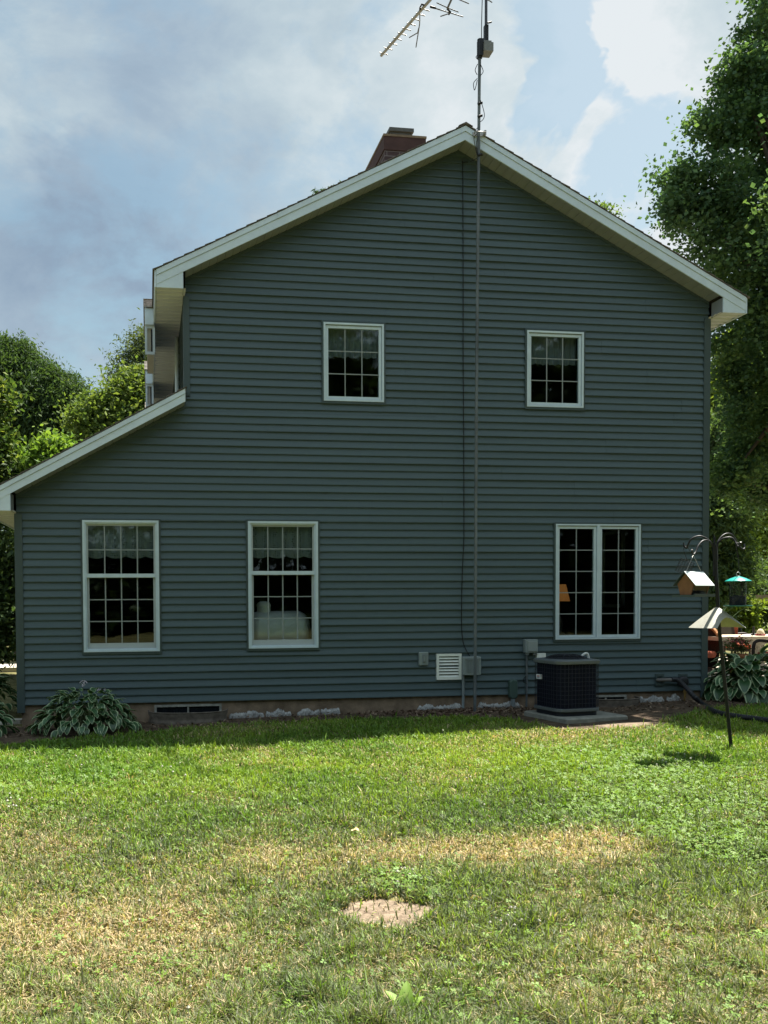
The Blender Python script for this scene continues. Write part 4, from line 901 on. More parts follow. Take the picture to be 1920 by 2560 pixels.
for a in ((1050, 2125, 270, 38, 1.1, -.5), (1430, 2120, 200, 48, 1.15, -.6), (660, 2140, 160, 50, .8, -.3), (300, 2190, 300, 90, .2, 0), (120, 2400, 330, 140, .25, 0), (520, 2330, 200, 90, .25, 0), (1000, 2420, 160, 70, .35, 0), (800, 1880, 260, 30, .2, -.3), (1300, 1845, 200, 30, .35, -.3), (1000, 1890, 250, 40, .15, -.3), (560, 1990, 60, 25, .4, 0), (1420, 2490, 120, 90, .4, 0), (1150, 1960, 120, 50, .2, 0),
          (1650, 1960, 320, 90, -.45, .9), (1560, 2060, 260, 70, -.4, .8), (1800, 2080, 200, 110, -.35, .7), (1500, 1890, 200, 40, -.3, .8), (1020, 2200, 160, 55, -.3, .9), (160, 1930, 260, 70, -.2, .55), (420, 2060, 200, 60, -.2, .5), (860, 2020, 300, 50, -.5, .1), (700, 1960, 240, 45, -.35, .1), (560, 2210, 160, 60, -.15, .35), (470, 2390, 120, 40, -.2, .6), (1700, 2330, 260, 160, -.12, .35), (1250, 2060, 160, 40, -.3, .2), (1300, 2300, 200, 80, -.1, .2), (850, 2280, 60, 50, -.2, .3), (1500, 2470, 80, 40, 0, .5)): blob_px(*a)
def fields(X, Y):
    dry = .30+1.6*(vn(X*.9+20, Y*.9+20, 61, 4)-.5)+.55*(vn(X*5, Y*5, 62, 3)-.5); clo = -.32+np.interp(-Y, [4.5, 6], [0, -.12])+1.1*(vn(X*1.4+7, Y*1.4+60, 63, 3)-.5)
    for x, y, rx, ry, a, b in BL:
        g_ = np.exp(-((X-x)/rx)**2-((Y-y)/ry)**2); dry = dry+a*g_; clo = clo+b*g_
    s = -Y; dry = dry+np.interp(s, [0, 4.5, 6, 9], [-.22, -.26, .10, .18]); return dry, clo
def sample(n, X0, X1, s0, s1, p=1.6):
    # more blades nearer the camera
    D = (12.17-s1)*((12.17-s0)/(12.17-s1))**(RNG.random(n)) if p == 1 else ((12.17-s0)**(1-p)+((12.17-s1)**(1-p)-(12.17-s0)**(1-p))*RNG.random(n))**(1/(1-p))
    return D
def make_grass():
    N = 680000
    D = sample(N, 0, 0, .4, 9.6, 1.7); X = (-.36+1.02*RNG.random(N))*D*1.0+D*.147; Y = D-12.169
    M_ = RNG.random(N) < 1.0
    # a sparser fringe outside the picture
    n2 = 260000; X2 = RNG.uniform(-7, 14, n2); Y2 = RNG.uniform(-13, -.5, n2); k2 = ~in_view(X2, Y2, 60)
    X = np.r_[X, X2[k2]]; Y = np.r_[Y, Y2[k2]]
    keep = (-Y > dirt_edge(X)-.06*RNG.random(len(X))) & ~(bare_mask(X, Y) & (RNG.random(len(X)) < .965))
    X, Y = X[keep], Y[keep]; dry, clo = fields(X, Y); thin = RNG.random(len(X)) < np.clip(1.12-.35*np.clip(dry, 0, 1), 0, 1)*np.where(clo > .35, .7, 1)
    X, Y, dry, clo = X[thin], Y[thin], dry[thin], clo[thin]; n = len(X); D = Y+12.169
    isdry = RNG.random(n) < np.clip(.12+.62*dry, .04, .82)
    tuft = vn(X*6+3, Y*6+9, 71, 2)
    tuft = .55*tuft+.45*vn(X*17+3, Y*17+9, 72, 2)
    h = (.020+.044*RNG.random(n)**1.5)*(.25+1.75*tuft**1.6*1.4)*np.where(isdry, .75, 1.0)*np.interp(-Y, [0, 9], [1.05, 1.2]); long_ = RNG.random(n) < .012; h[long_] *= 1.9
    w = (.0020+.0022*RNG.random(n))*np.interp(D, [2.5, 11], [.72, 2.1])
    az = RNG.random(n)*2*np.pi; lean = np.where(isdry, .6+1.0*RNG.random(n), .2+1.05*RNG.random(n))
    dx, dy = np.cos(az), np.sin(az); fz = az+np.pi/2+RNG.normal(0, .5, n); wx, wy = np.cos(fz)*w, np.sin(fz)*w
    g_ = gz(X, Y)+.004; B = np.c_[X, Y, g_]
    mid = B+np.c_[dx*np.sin(lean*.5)*h*.55, dy*np.sin(lean*.5)*h*.55, np.cos(lean*.5)*h*.55]
    tip = mid+np.c_[dx*np.sin(lean*1.3)*h*.5, dy*np.sin(lean*1.3)*h*.5, np.cos(np.minimum(lean*1.3, 1.5))*h*.5]
    W_ = np.c_[wx, wy, 0*wx]
    Vv = np.stack([B-W_, B+W_, mid+W_*.8, mid-W_*.8, tip], 1).reshape(-1, 3)
    b = np.arange(n)*5; F4 = np.c_[b, b+1, b+2, b+3]; F3 = np.c_[b+3, b+2, b+4]
    F = np.concatenate([np.c_[b, b+1, b+2], np.c_[b, b+2, b+3], F3])
    green = np.array([.110, .215, .022]); lime = np.array([.24, .345, .034]); blue = np.array([.092, .118, .055]); straw = np.array([.56, .46, .25]); tan = np.array([.40, .29, .165])
    t = np.clip(vn(X*1.3+11, Y*1.3+2, 81, 3)*1.8-.5+RNG.normal(0, .22, n), 0, 1)[:, None]; q = RNG.random(n)[:, None]
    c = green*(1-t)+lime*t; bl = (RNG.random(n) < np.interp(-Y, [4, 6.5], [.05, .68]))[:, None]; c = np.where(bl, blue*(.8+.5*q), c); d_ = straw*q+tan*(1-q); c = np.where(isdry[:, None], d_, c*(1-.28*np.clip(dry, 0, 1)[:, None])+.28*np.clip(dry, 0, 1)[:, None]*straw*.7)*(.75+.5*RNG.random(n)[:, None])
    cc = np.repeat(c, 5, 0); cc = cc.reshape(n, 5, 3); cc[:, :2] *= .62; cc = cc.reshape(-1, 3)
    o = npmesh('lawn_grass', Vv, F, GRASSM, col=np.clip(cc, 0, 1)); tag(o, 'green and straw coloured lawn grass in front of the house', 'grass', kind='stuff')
    # far lawn behind, right of the house
    n = 16000; X = RNG.uniform(9.5, 34, n); Y = RNG.uniform(11.2, 30, n); h = .05+.06*RNG.random(n); a = RNG.random(n)*np.pi; w = .02
    B = np.c_[X, Y, gz(X, Y)]; Wv = np.c_[np.cos(a)*w, np.sin(a)*w, 0*a]; T = B+np.c_[RNG.normal(0, .03, n), RNG.normal(0, .03, n), h]
    Vv = np.stack([B-Wv, B+Wv, T], 1).reshape(-1, 3); c = np.repeat(np.array([.13, .19, .03])*(.7+.6*RNG.random((n, 1))), 3, 0)
    tag(npmesh('back_lawn_grass', Vv, np.arange(3*n).reshape(-1, 3), GRASSM, col=c), 'bright strip of mown lawn beyond the patio table', 'grass', kind='stuff')
def make_clover():
    N = 150000; D = sample(N, 0, 0, .5, 9.6, 1.5); X = (-.36+1.0*RNG.random(N))*D+D*.147; Y = D-12.169
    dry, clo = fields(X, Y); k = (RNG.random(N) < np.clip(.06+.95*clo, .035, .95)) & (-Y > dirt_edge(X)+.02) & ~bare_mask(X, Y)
    X, Y, clo = X[k], Y[k], clo[k]; n = len(X); D = Y+12.169; hgt = .022+.035*RNG.random(n); R = (.0062+.0045*RNG.random(n))*np.interp(D, [2.5, 11], [.9, 1.6]); g_ = gz(X, Y)
    tilt = RNG.normal(0, .35, (n, 2)); base = RNG.random(n)*2*np.pi; Vv = []; Cc = []
    col = np.array([.10, .20, .026])*(.7+.7*RNG.random((n, 1)))+np.array([.05, .03, 0])*RNG.random((n, 1))
    for j in range(3):
        a = base+j*2*np.pi/3; ux, uy = np.cos(a), np.sin(a); px, py = -uy, ux
        def pt(u, v): x = (ux*u+px*v)*R; y = (uy*u+py*v)*R; return np.c_[X+x, Y+y, g_+hgt+tilt[:, 0]*x+tilt[:, 1]*y]
        Vv.append(np.stack([pt(.05, 0), pt(1.0, -.75), pt(1.75, 0), pt(1.0, .75)], 1))
    Vv = np.concatenate(Vv).reshape(-1, 3); cc = np.tile(np.repeat(col, 4, 0), (3, 1))
    tag(npmesh('clover', Vv, np.arange(len(Vv)).reshape(-1, 4), GRASSM, col=cc), 'patches of low bright green clover in the lawn', 'clover', kind='stuff')
    # white clover heads: small balls of petals
    P = []
    for px, py, r, m in ((1260, 2300, 40, 6), (1340, 2310, 60, 4), (1250, 2330, 50, 3), (1700, 1980, 200, 30), (1030, 2190, 60, 8), (1400, 1990, 160, 14), (300, 2000, 260, 18), (1650, 1890, 150, 16), (1120, 1910, 200, 8), (40, 1990, 60, 8), (500, 2300, 400, 8)):
        for _ in range(m):
            x, y = pix(px+RNG.normal(0, r*.6), min(2540, max(1840, py+RNG.normal(0, r*.35)))); P.append((x, y))
    mb = MB(); oc = [(1, 0, 0), (-1, 0, 0), (0, 1, 0), (0, -1, 0), (0, 0, 1), (0, 0, -1)]; of = [(0, 2, 4), (2, 1, 4), (1, 3, 4), (3, 0, 4), (2, 0, 5), (1, 2, 5), (3, 1, 5), (0, 3, 5)]
    for x, y in P:
        r = .006*(1+.6*RNG.random())*np.interp(y+12.17, [3, 11], [.9, 1.5]); z = gzf(x, y)+.05+.03*RNG.random(); mb.add([(x+a*r, y+b*r, z+c*r) for a, b, c in oc], of); mb.tube([(x, y, z-.05), (x, y, z)], .0011, 3, False)
    tag(mb.build('clover_blossoms', mat('clover_white', (.42, .41, .33), .8, .1, .15)), 'scattered white clover blossoms on thin stalks in the lawn', 'flowers', kind='stuff')
make_grass(); make_clover()
# leaf litter on the soil
def litter():
    n = 5200; X = np.r_[RNG.uniform(-2.5, 9.5, 2600), RNG.normal(3.55, .35, 700), RNG.normal(5.0-.5, .25, 700), RNG.normal(4.3, .5, 1200)]; s = np.r_[RNG.uniform(.03, 1.0, 2600), np.abs(RNG.normal(.15, .14, 2600))+.04][:n]
    k = (s < dirt_edge(X)-.02) & (s > .03); X, s = X[k], s[k]; n = len(X); Y = -s; a = RNG.random(n)*2*np.pi; L_ = .012+.022*RNG.random(n); w = L_*.5; z = gz(X, Y)+.016+.03*RNG.random(n)*np.exp(-s*4); t = RNG.normal(0, .5, n)
    u = np.c_[np.cos(a)*L_, np.sin(a)*L_, np.sin(t)*L_]; v = np.c_[-np.sin(a)*w, np.cos(a)*w, RNG.normal(0, .3, n)*w]; c = np.c_[X, Y, z]
    Vv = np.stack([c-u, c+v, c+u, c-v], 1).reshape(-1, 3); q = RNG.random((n, 1)); col = np.array([.10, .055, .035])*(1-q)+np.array([.26, .19, .13])*q**2+.01
    tag(npmesh('leaf_litter', Vv, np.arange(4*n).reshape(-1, 4), leafmat('dry_leaves', .1, .7, .02), col=np.repeat(col, 4, 0)), 'brown dead leaves heaped on the soil along the foundation', 'leaf litter', kind='stuff')
litter()
def flat_leaf(name, px, py, size, m, label, rot, seed):
    x, y = pix(px, py); z = gzf(x, y)+.045; rs = np.random.default_rng(seed); pts = []
    for i in range(20):
        a = 2*math.pi*i/20; r = size*(.55+.45*abs(math.cos(2.5*a)))*(.9+.2*rs.random()); pts.append((x+r*math.cos(a+rot), y+r*math.sin(a+rot)*.7, z+.35*r*math.sin(a*2+rot)+.4*r*math.sin(a)))
    return tag(MB().add([(x, y, z)]+pts, [(0, 1+i, 1+(i+1) % 20) for i in range(20)]).build(name, m), label, 'leaf')
flat_leaf('fallen_leaf', 1618, 2222, .035, mat('orange_leaf', (.40, .17, .05), .7), 'curled orange fallen leaf on the lawn at lower right', .4, 1)
flat_leaf('fallen_leaf', 893, 2082, .045, mat('tan_leaf', (.55, .42, .22), .8), 'curled tan fallen leaf in the green grass mid lawn', 1.4, 2)
flat_leaf('fallen_leaf', 1712, 2030, .035, mat('yellow_leaf', (.60, .50, .25), .8), 'pale yellow fallen leaf in the clover on the right', 2.4, 3)

# ------------------------------------------------------------------ leafy plants
def blade(base, dirv, up, L_, w, droop, nseg=6, fold=.25, wave=0):
    """returns verts (nseg+1)*3, edge factor; a leaf arching from base along dirv"""
    d = Vector(dirv).normalized(); side = d.cross(Vector((0, 0, 1)))
    side = side.normalized() if side.length > 1e-4 else Vector((1, 0, 0)); P = []; E = []; p = Vector(base); ang = up
    for i in range(nseg+1):
        t = i/nseg; ww = w*max(.0, math.sin(math.pi*min(1, .06+.94*t)**.8))**.85 if 0 < i < nseg else (w*.06 if i == 0 else 0)
        h = Vector((0, 0, 1)); dn = d*math.cos(ang)+h*math.sin(ang); nrm = -d*math.sin(ang)+h*math.cos(ang)
        P.append([p-side*ww+nrm*ww*fold, p-side*ww*.70+nrm*ww*fold*.70, p, p+side*ww*.70+nrm*ww*fold*.70, p+side*ww+nrm*ww*fold]); E.append([1, 0, 0, 0, 1] if 0 < i < nseg else [.6]*5)
        p = p+dn*(L_/nseg); ang -= droop/nseg
    return P, E
def hosta(name, cx, cy, R, Hh, n, L0, seed, label, stalks=0, cen=(.036, .092, .034), edge=(.52, .62, .36), margin=True, squash=1., xmin=-99, group='hosta plants around the house'):
    rs = random.Random(seed); g_ = gzf(cx, cy); T = thing(name, (cx, cy, g_), label, 'hosta', group); V = []; F = []; C = []
    for i in range(n):
        lay = rs.random()**.8; az = rs.uniform(0, 2*math.pi); r0 = .02+R*.25*rs.random(); L_ = L0*(.6+.6*rs.random())
        bx, by = cx+r0*math.cos(az), cy+r0*math.sin(az)*squash; rad = R*(.25+.62*lay); hz = Hh*(1-.78*lay**1.4)*(.75+.35*rs.random())
        a2 = az+rs.gauss(0, .3); lx, ly = cx+rad*math.cos(az), cy+rad*math.sin(az)*squash
        if lx < xmin: continue
        P, E = blade((lx, ly, g_+hz), (math.cos(a2), math.sin(a2), 0), .65-1.0*lay+rs.gauss(0, .34), L_, L_*.29, 1.05+.4*rs.random(), 7, .28)
        b = len(V); w = 5
        tone = .75+.5*rs.random()
        for row, er in zip(P, E):
            for q, e in zip(row, er):
                V.append(q); C.append([(cen[k]*tone*(1-e)+edge[k]*e) if margin else cen[k]*tone for k in range(3)])
        for a in range(len(P)-1):
            for s in range(4): F.append((b+a*w+s, b+a*w+s+1, b+(a+1)*w+s+1, b+(a+1)*w+s))
    npmesh('foliage', np.array([tuple(v) for v in V]), np.array(F), HOSTAM, T, np.array(C), smooth=True)
    m = MB()
    for i in range(n//3):
        az = rs.uniform(0, 2*math.pi); lay = rs.random(); rad = R*.7*lay; m.tube([(cx+.03*math.cos(az), cy+.03*math.sin(az), g_-.02), (cx+rad*.5*math.cos(az), cy+rad*.5*math.sin(az)*squash, g_+Hh*.55), (cx+rad*math.cos(az), cy+rad*math.sin(az)*squash, g_+Hh*.6*(1-.5*lay))], .004, 4, False)
    m.build('stem', STEM, T)
    for i in range(stalks):
        st = MB(); fl = MB(); az = rs.uniform(-.9, .6); ln = rs.uniform(.55, 1.0)
        p0 = Vector((cx+rs.uniform(-.15, .15)*R, cy-.05, g_+Hh*.6)); p1 = p0+Vector((ln*.15*math.sin(az), -.05, Hh*.55)); p2 = p1+Vector((ln*R*.75*math.sin(az+.5), -.05, .03 if az > -.2 else .14))
        cv = curve([p0, p1, p2], 8); st.tube(cv, .0022, 4, False); st.build('flower_stalk', STEM, T)
        for q in range(5):
            c = cv[-1-q]+Vector((rs.gauss(0, .01), rs.gauss(0, .01), -.01)); d = Vector((rs.gauss(0, 1), rs.gauss(0, .6), -1)).normalized()*.032; fl.tube([c, c+d*.6, c+d], [.0015, .0035, .006], 5)
        fl.build('blossom', mat('hosta_blossom', (.55, .50, .58), .7) if 'hosta_blossom' not in MATS else MATS['hosta_blossom'], T)
    return T
hx = atZ(222, 1812, -.27); hl = atZ(78, 1812, -.27).x; hr = atZ(368, 1800, -.27).x
HR = (hr-hl)/2
hosta('hosta', (hl+hr)/2, -.72, HR*.94, .47, 430, .160, 4, 'big white edged hosta clump against the wall below the leftmost window', 4, squash=.72)
hosta('hosta', 8.75, -.15, .66, .62, 260, .27, 9, 'broad white edged hosta at the right corner of the house behind the feeder pole', 0, squash=.7)
hosta('hosta', -2.25, -.55, .55, .50, 150, .21, 12, 'white edged hosta beside the left corner post of the lean-to', 0, squash=.8)
hosta('hosta', -2.6, 1.3, .8, .72, 220, .22, 14, 'tall white edged hosta farther back past the left corner of the lean-to', 3, squash=1.)
# patio hosta bed in sun: many clumps in a row
for i, (px, sd) in enumerate(((1835, 3), (1870, 5), (1905, 8), (1940, 13))):
    p = atZ(px, 1578, -.2); hosta('hosta', p.x, p.y, .85, .55, 130, .32, 60+i, 'sunlit yellow green hosta beyond the patio, %s' % ('just right of the baffle', 'second right of the baffle', 'near the right photo edge', 'cut by the photo edge')[i], 2 if i else 1, (.20, .26, .05), (.40, .42, .14), True, group='sunlit hostas in the far border')
# broad weed at the bottom
w0 = atZ(1014, 2535, -.235); wd = thing('weed', (w0.x, w0.y, gzf(w0.x, w0.y)), 'bright green broad leaved weed at the bottom of the lawn', 'weed'); V = []; F = []; C = []
for i, (az, up, L_) in enumerate(((70, 1.25, .135), (20, .9, .11), (130, .95, .125), (165, .5, .11), (300, .7, .09), (240, .6, .095), (95, .8, .08))):
    P, E = blade((w0.x, w0.y, gzf(w0.x, w0.y)+.005), (math.cos(math.radians(az)), math.sin(math.radians(az)), 0), up, L_, L_*.22, .7, 6, .2); b = len(V)
    for row in P: V += row; C += [(.20, .33, .045)]*2+[(.24, .36, .07)]+[(.20, .33, .045)]*2
    F += [(b+a*5+s, b+a*5+s+1, b+(a+1)*5+s+1, b+(a+1)*5+s) for a in range(6) for s in range(4)]
npmesh('foliage', np.array([tuple(v) for v in V]), np.array(F), GRASSM, wd, np.array(C), smooth=True)
# flat edging stones left
p = atZ(30, 1808, -.29)
st = MB(); rs = random.Random(5); pts = [(p.x-.25+.1*rs.random(), p.y-.02), (p.x-.1, p.y-.10), (p.x+.12, p.y-.07), (p.x+.22, p.y+.04), (p.x+.02, p.y+.10), (p.x-.22, p.y+.09)]
tag(st.prism(pts, gzf(p.x)-.05, gzf(p.x)+.06, 'z').build('edging_stone', CONC), 'flat grey edging stone at the left end of the flower bed', 'stone')

# ------------------------------------------------------------------ trees
def leaves(lobes, n, size, seed, pal, clump=.3, per=45, droop=0., flat=.5, asp=.55, hollow=.55):
    """lobes: (x,y,z,rx,ry,rz,w). returns V,F,C of kite shaped leaves in clumps"""
    rs = np.random.default_rng(seed); L = np.array(lobes, float); pw = L[:, 6]/L[:, 6].sum(); nc = max(4, n//per)
    li = rs.choice(len(L), nc, p=pw); d = rs.normal(size=(nc, 3)); d /= np.linalg.norm(d, axis=1)[:, None]; r = (hollow**3+(1-hollow**3)*rs.random(nc))**(1/3)
    cc = L[li, :3]+d*L[li, 3:6]*r[:, None]; cs = clump*(.55+.9*rs.random(nc)); ct = rs.random(nc); k = rs.integers(0, nc, n)
    off = rs.normal(size=(n, 3))*cs[k][:, None]*np.array([1, 1, flat]); 
    if droop: off[:, 2] -= droop*np.abs(off[:, 0]+off[:, 1])*.6
    P = cc[k]+off; nr = rs.normal(size=(n, 3))*.75+np.array([0, 0, .8]); nr /= np.linalg.norm(nr, axis=1)[:, None]
    u = rs.normal(size=(n, 3)); 
    if droop: u = u*.5+np.array([0, 0, -1.])*droop+np.c_[d[k][:, :2], np.zeros(n)]*.7
    u -= nr*(u*nr).sum(1)[:, None]; u /= np.linalg.norm(u, axis=1)[:, None]+1e-9; v = np.cross(nr, u); s = size*(.6+.8*rs.random(n))[:, None]
    V = np.stack([P-u*s*.5, P+v*s*asp*.5+u*s*.02, P+u*s*.5-nr*s*.12, P-v*s*asp*.5+u*s*.02], 1).reshape(-1, 3)
    pal = np.array(pal); t = np.clip(ct[k]*.75+.25*rs.random(n)+rs.normal(0, .08, n), 0, .999)*(len(pal)-1); a = t.astype(int); f = (t-a)[:, None]
    c = (pal[a]*(1-f)+pal[np.minimum(a+1, len(pal)-1)]*f)*(.8+.4*rs.random((n, 1))); return V, np.arange(4*n).reshape(-1, 4), np.repeat(c, 4, 0), cc
def tree(name, base, lobes, n, size, seed, pal, label, trunk_r=.2, limbs=8, group=None, **k):
    x, y = base; g_ = gzf(min(14, max(-8, x)), y)-.02; T = thing(name, (x, y, g_), label, 'tree' if 'shrub' not in name else 'shrub', group)
    V, F, C, cc = leaves(lobes, n, size, seed, pal, **k); npmesh('crown', V, F, LEAF, T, C)
    rs = random.Random(seed); zt = max(l[2] for l in lobes); m = MB()
    xm = sum(l[0]*l[6] for l in lobes)/sum(l[6] for l in lobes); ym = sum(l[1]*l[6] for l in lobes)/sum(l[6] for l in lobes)
    tp = [(x, y, g_-.1), (x+(xm-x)*.1, y+(ym-y)*.1, g_+(zt-g_)*.25), (x+(xm-x)*.5, y+(ym-y)*.5, g_+(zt-g_)*.6), (xm, ym, zt)]; m.tube(curve([Vector(p) for p in tp], 5), [trunk_r*(1-.88*i/15)*(1.25 if i == 0 else 1) for i in range(16)], 9)
    for i in range(limbs):
        c = Vector(cc[rs.randrange(len(cc))]); t = rs.uniform(.3, .75); q = Vector((x+(xm-x)*t*.9, y+(ym-y)*t*.9, g_+(zt-g_)*t*.8)); c = q+(c-q)*.9; mid = q+(c-q)*.5+Vector((0, 0, -.06*(c-q).length))
        m.tube(curve([q, mid, c], 4), [trunk_r*.38*(1-.85*j/8) for j in range(9)], 6, False)
    m.build('trunk', BARK, T); return T
def lb(px, py, rpx, Y, w=None, fz=1., fy=1.):
    c = atY(px, py, Y); r = rpx/CF*(c-CAM).dot(FWD); return (c.x, c.y, c.z, r, r*fy, r*fz, w if w else r**2)
# big maple leaning in from the right
MP = [(.055, .112, .060), (.074, .142, .068), (.096, .168, .068), (.135, .21, .066)]
ML = [lb(1775, 480, 95, 3.3), lb(1720, 450, 50, 3.3, .3), lb(1880, 300, 110, 3.5), lb(1850, 190, 55, 3.3, .3), lb(1870, 640, 130, 3.3), lb(1780, 330, 45, 3.4, .25), lb(1945, 100, 95, 3.8), lb(1745, 585, 62, 3.2), lb(1700, 510, 35, 3.2, .15), lb(1720, 630, 35, 3.2, .15),
      lb(1850, 830, 85, 3.), lb(1960, 500, 160, 4.2), lb(2010, 800, 150, 3.6), lb(2000, 300, 180, 4.), lb(2060, -80, 200, 4.2), lb(1960, 720, 90, 3.), lb(1830, 700, 70, 2.8), lb(1860, 930, 60, 3.4, .3), lb(1840, 1010, 62, 3.6), lb(1880, 1105, 66, 3.8), lb(1825, 1195, 48, 3.8, .5), lb(1910, 1235, 50, 4.2, .5), lb(1960, 1020, 110, 3.8)]
ML += [(11.0, -.1, 7.2, 1.6, 1.5, 1.1, 6.), (13.6, 3.2, 8.5, 2.6, 2.6, 3., 5.), (12.6, 1.2, 5.0, 1.5, 1.5, 1., 1.5), (11.9, .4, 8.6, 1.7, 1.7, 1.2, 4.)]
tree('maple_tree', (14.4, 3.6), ML, 190000, .082, 21, MP, 'tall dense maple leaning into the frame at the upper right behind the house', .32, 34, clump=.19, per=120, asp=.8, flat=.6, hollow=.3)
# lower greenery right of the house
CED_P = [(.035, .066, .030), (.055, .098, .038), (.085, .135, .046), (.115, .17, .05)]
LIME = [(.06, .11, .02), (.11, .17, .028), (.17, .23, .035), (.24, .28, .05)]
tree('cedar_tree', (16.4, 15), [lb(1830, 1130, 80, 15, fz=1.3), lb(1790, 1290, 60, 14.6, fz=1.3), lb(1810, 1410, 60, 14.8), lb(1780, 1450, 50, 14.5), lb(1880, 1010, 55, 15)], 42000, .20, 31, CED_P, 'dark drooping cedar beyond the patio right of the corner post', .16, 10, 'trees beyond the patio', clump=.28, droop=.8, asp=.3, per=40)
tree('broadleaf_tree', (24.5, 24), [lb(1900, 1240, 85, 24), lb(1850, 1330, 60, 23.4), lb(1960, 1100, 80, 24.4), lb(1960, 1330, 90, 24), lb(1900, 1410, 70, 23)], 34000, .22, 32, [(.10, .16, .03), (.17, .24, .04), (.26, .33, .05), (.36, .40, .08)], 'sunlit lime green tree beyond the patio at the right edge', .16, 10, 'trees beyond the patio', clump=.36)
tree('evergreen_shrub', (19.0, 19), [lb(1850, 1490, 75, 19, fz=.8), lb(1900, 1480, 70, 19.4), lb(1800, 1480, 60, 19)], 22000, .17, 33, CED_P, 'dark dense shrub behind the fence rail on the right', .1, 6, 'shrubs beyond the patio', clump=.3)
tree('leafy_shrub', (17.5, 16), [lb(1852, 1545, 32, 15.2, fz=1.1), lb(1868, 1515, 14, 15.2)], 5000, .17, 34, LIME, 'small yellow green shrub below the tube feeder tray', .05, 5, 'shrubs beyond the patio', clump=.16)
tree('broadleaf_tree', (21, 27), [lb(1800, 1000, 80, 24), lb(1890, 880, 70, 24), lb(1960, 990, 70, 25), lb(1860, 1190, 60, 24)], 22000, .24, 36, LIME[:3]+[(.13, .17, .035)], 'pale green tree farther back seen through the maple branches', .2, 8, 'trees beyond the patio', clump=.5)
# left side
PINE = [(.028, .056, .022), (.040, .075, .027), (.056, .098, .032), (.075, .12, .034)]
for i, (px, py, r, fz, Y, lab) in enumerate(((40, 985, 105, 1.25, 19, 'dark cedar at the left edge above the lean-to roof, tallest of the cedars'), (135, 1050, 95, 1.45, 18.2, 'dark green rounded cedar in the middle of the cedar clump'), (205, 1100, 66, 1.65, 18.6, 'narrow dark cedar on the right side of the cedar clump'))):
    L_ = [lb(px, py, r, Y, fz=fz), lb(px-10, py-r*.75, r*.45, Y, fz=1.3), lb(px+r*.3, py-r*.45, r*.5, Y), lb(px, py+r, r*.95, Y), lb(px+r*.45, py+r*.9, r*.6, Y-.5), lb(px-r*.2, py-r*1.15, r*.2, Y, fz=1.6)]
    b = atY(px, py, Y); tree('cedar_tree', (b.x, Y), L_, 70000, .15, 50+i, PINE, lab, .2, 8, 'dark cedars left of the house', clump=.24, droop=.9, asp=.3, per=45, hollow=.6)
YG = [(.065, .11, .028), (.10, .155, .036), (.14, .195, .046), (.20, .24, .06)]
b = atY(330, 1080, 15); tree('broadleaf_tree', (b.x, 15), [lb(330, 1010, 60, 15), lb(280, 1030, 45, 15), lb(355, 1070, 80, 15), lb(270, 1100, 60, 15), lb(235, 1050, 30, 15, .3), lb(300, 1150, 80, 15), lb(350, 960, 30, 15, .2)], 48000, .14, 41, YG, 'yellow green leafy tree between the cedars and the house', .14, 9, 'leafy trees left of the house', clump=.3)
b = atY(345, 930, 22); tree('broadleaf_tree', (b.x, 22), [lb(340, 930, 50, 22, fz=1.5), lb(355, 870, 30, 22, fz=1.4), lb(310, 960, 26, 22), lb(365, 980, 45, 22), lb(362, 845, 18, 22, fz=1.5)], 11000, .15, 42, [(.05, .075, .03), (.08, .11, .045), (.12, .15, .07)], 'thin airy tree topping the yellow green tree beside the eave', .14, 16, 'leafy trees left of the house', clump=.3, per=12, asp=.3, hollow=.1)
b = atY(135, 1170, 8); tree('broadleaf_tree', (b.x, 8), [lb(135, 1145, 46, 8), lb(100, 1185, 40, 8), lb(170, 1170, 30, 8), lb(125, 1120, 24, 8), lb(160, 1130, 18, 8), lb(110, 1250, 50, 8)], 9000, .13, 43, [(.09, .17, .03), (.13, .22, .04), (.18, .27, .05)], 'bright fresh green young tree rising over the lean-to roof', .06, 8, 'leafy trees left of the house', clump=.16)
b = atY(-60, 1100, 8); tree('broadleaf_tree', (b.x-.4, 8), [lb(-20, 985, 36, 8), lb(-22, 1110, 34, 8), lb(-25, 1180, 50, 8), lb(-110, 1080, 95, 8), lb(10, 1230, 40, 8)], 20000, .13, 44, [(.035, .07, .02), (.05, .09, .024), (.07, .12, .028), (.24, .28, .06)], 'sun speckled leafy tree at the very left edge of the photo', .16, 8, 'leafy trees left of the house', clump=.22)
b = atY(0, 1480, 9); tree('evergreen_shrub', (b.x-.3, 9), [lb(5, 1380, 90, 9, fz=1.2), lb(0, 1520, 100, 9), lb(-90, 1450, 110, 9), lb(15, 1590, 60, 9)], 20000, .13, 45, CED_P, 'dark tall shrub behind the left corner of the lean-to', .1, 6, 'shrubs left of the house', clump=.22)
# tips behind the roof
b = atY(803, 470, 14); tree('spruce_tree', (b.x, 14), [lb(803, 472, 7, 14, .02, fz=2), lb(803, 492, 12, 14, .05), lb(838, 476, 9, 14, .04), lb(800, 530, 24, 14), lb(842, 520, 20, 14), lb(815, 680, 110, 14, 1.5, fz=1.)], 9000, .15, 47, PINE, 'spruce whose tips just show above the left roof slope', .14, 6, 'trees behind the house', clump=.09, droop=.5, asp=.3)
b = atY(1505, 520, 14); tree('broadleaf_tree', (b.x, 14), [lb(1500, 522, 11, 14, .03), lb(1525, 532, 10, 14, .03), lb(1487, 512, 6, 14, .015), lb(1515, 610, 45, 14), lb(1510, 750, 110, 14)], 7000, .11, 48, [(.07, .12, .04), (.10, .16, .05), (.14, .20, .06)], 'light green treetop just showing above the right roof slope', .14, 8, 'trees behind the house', clump=.2)
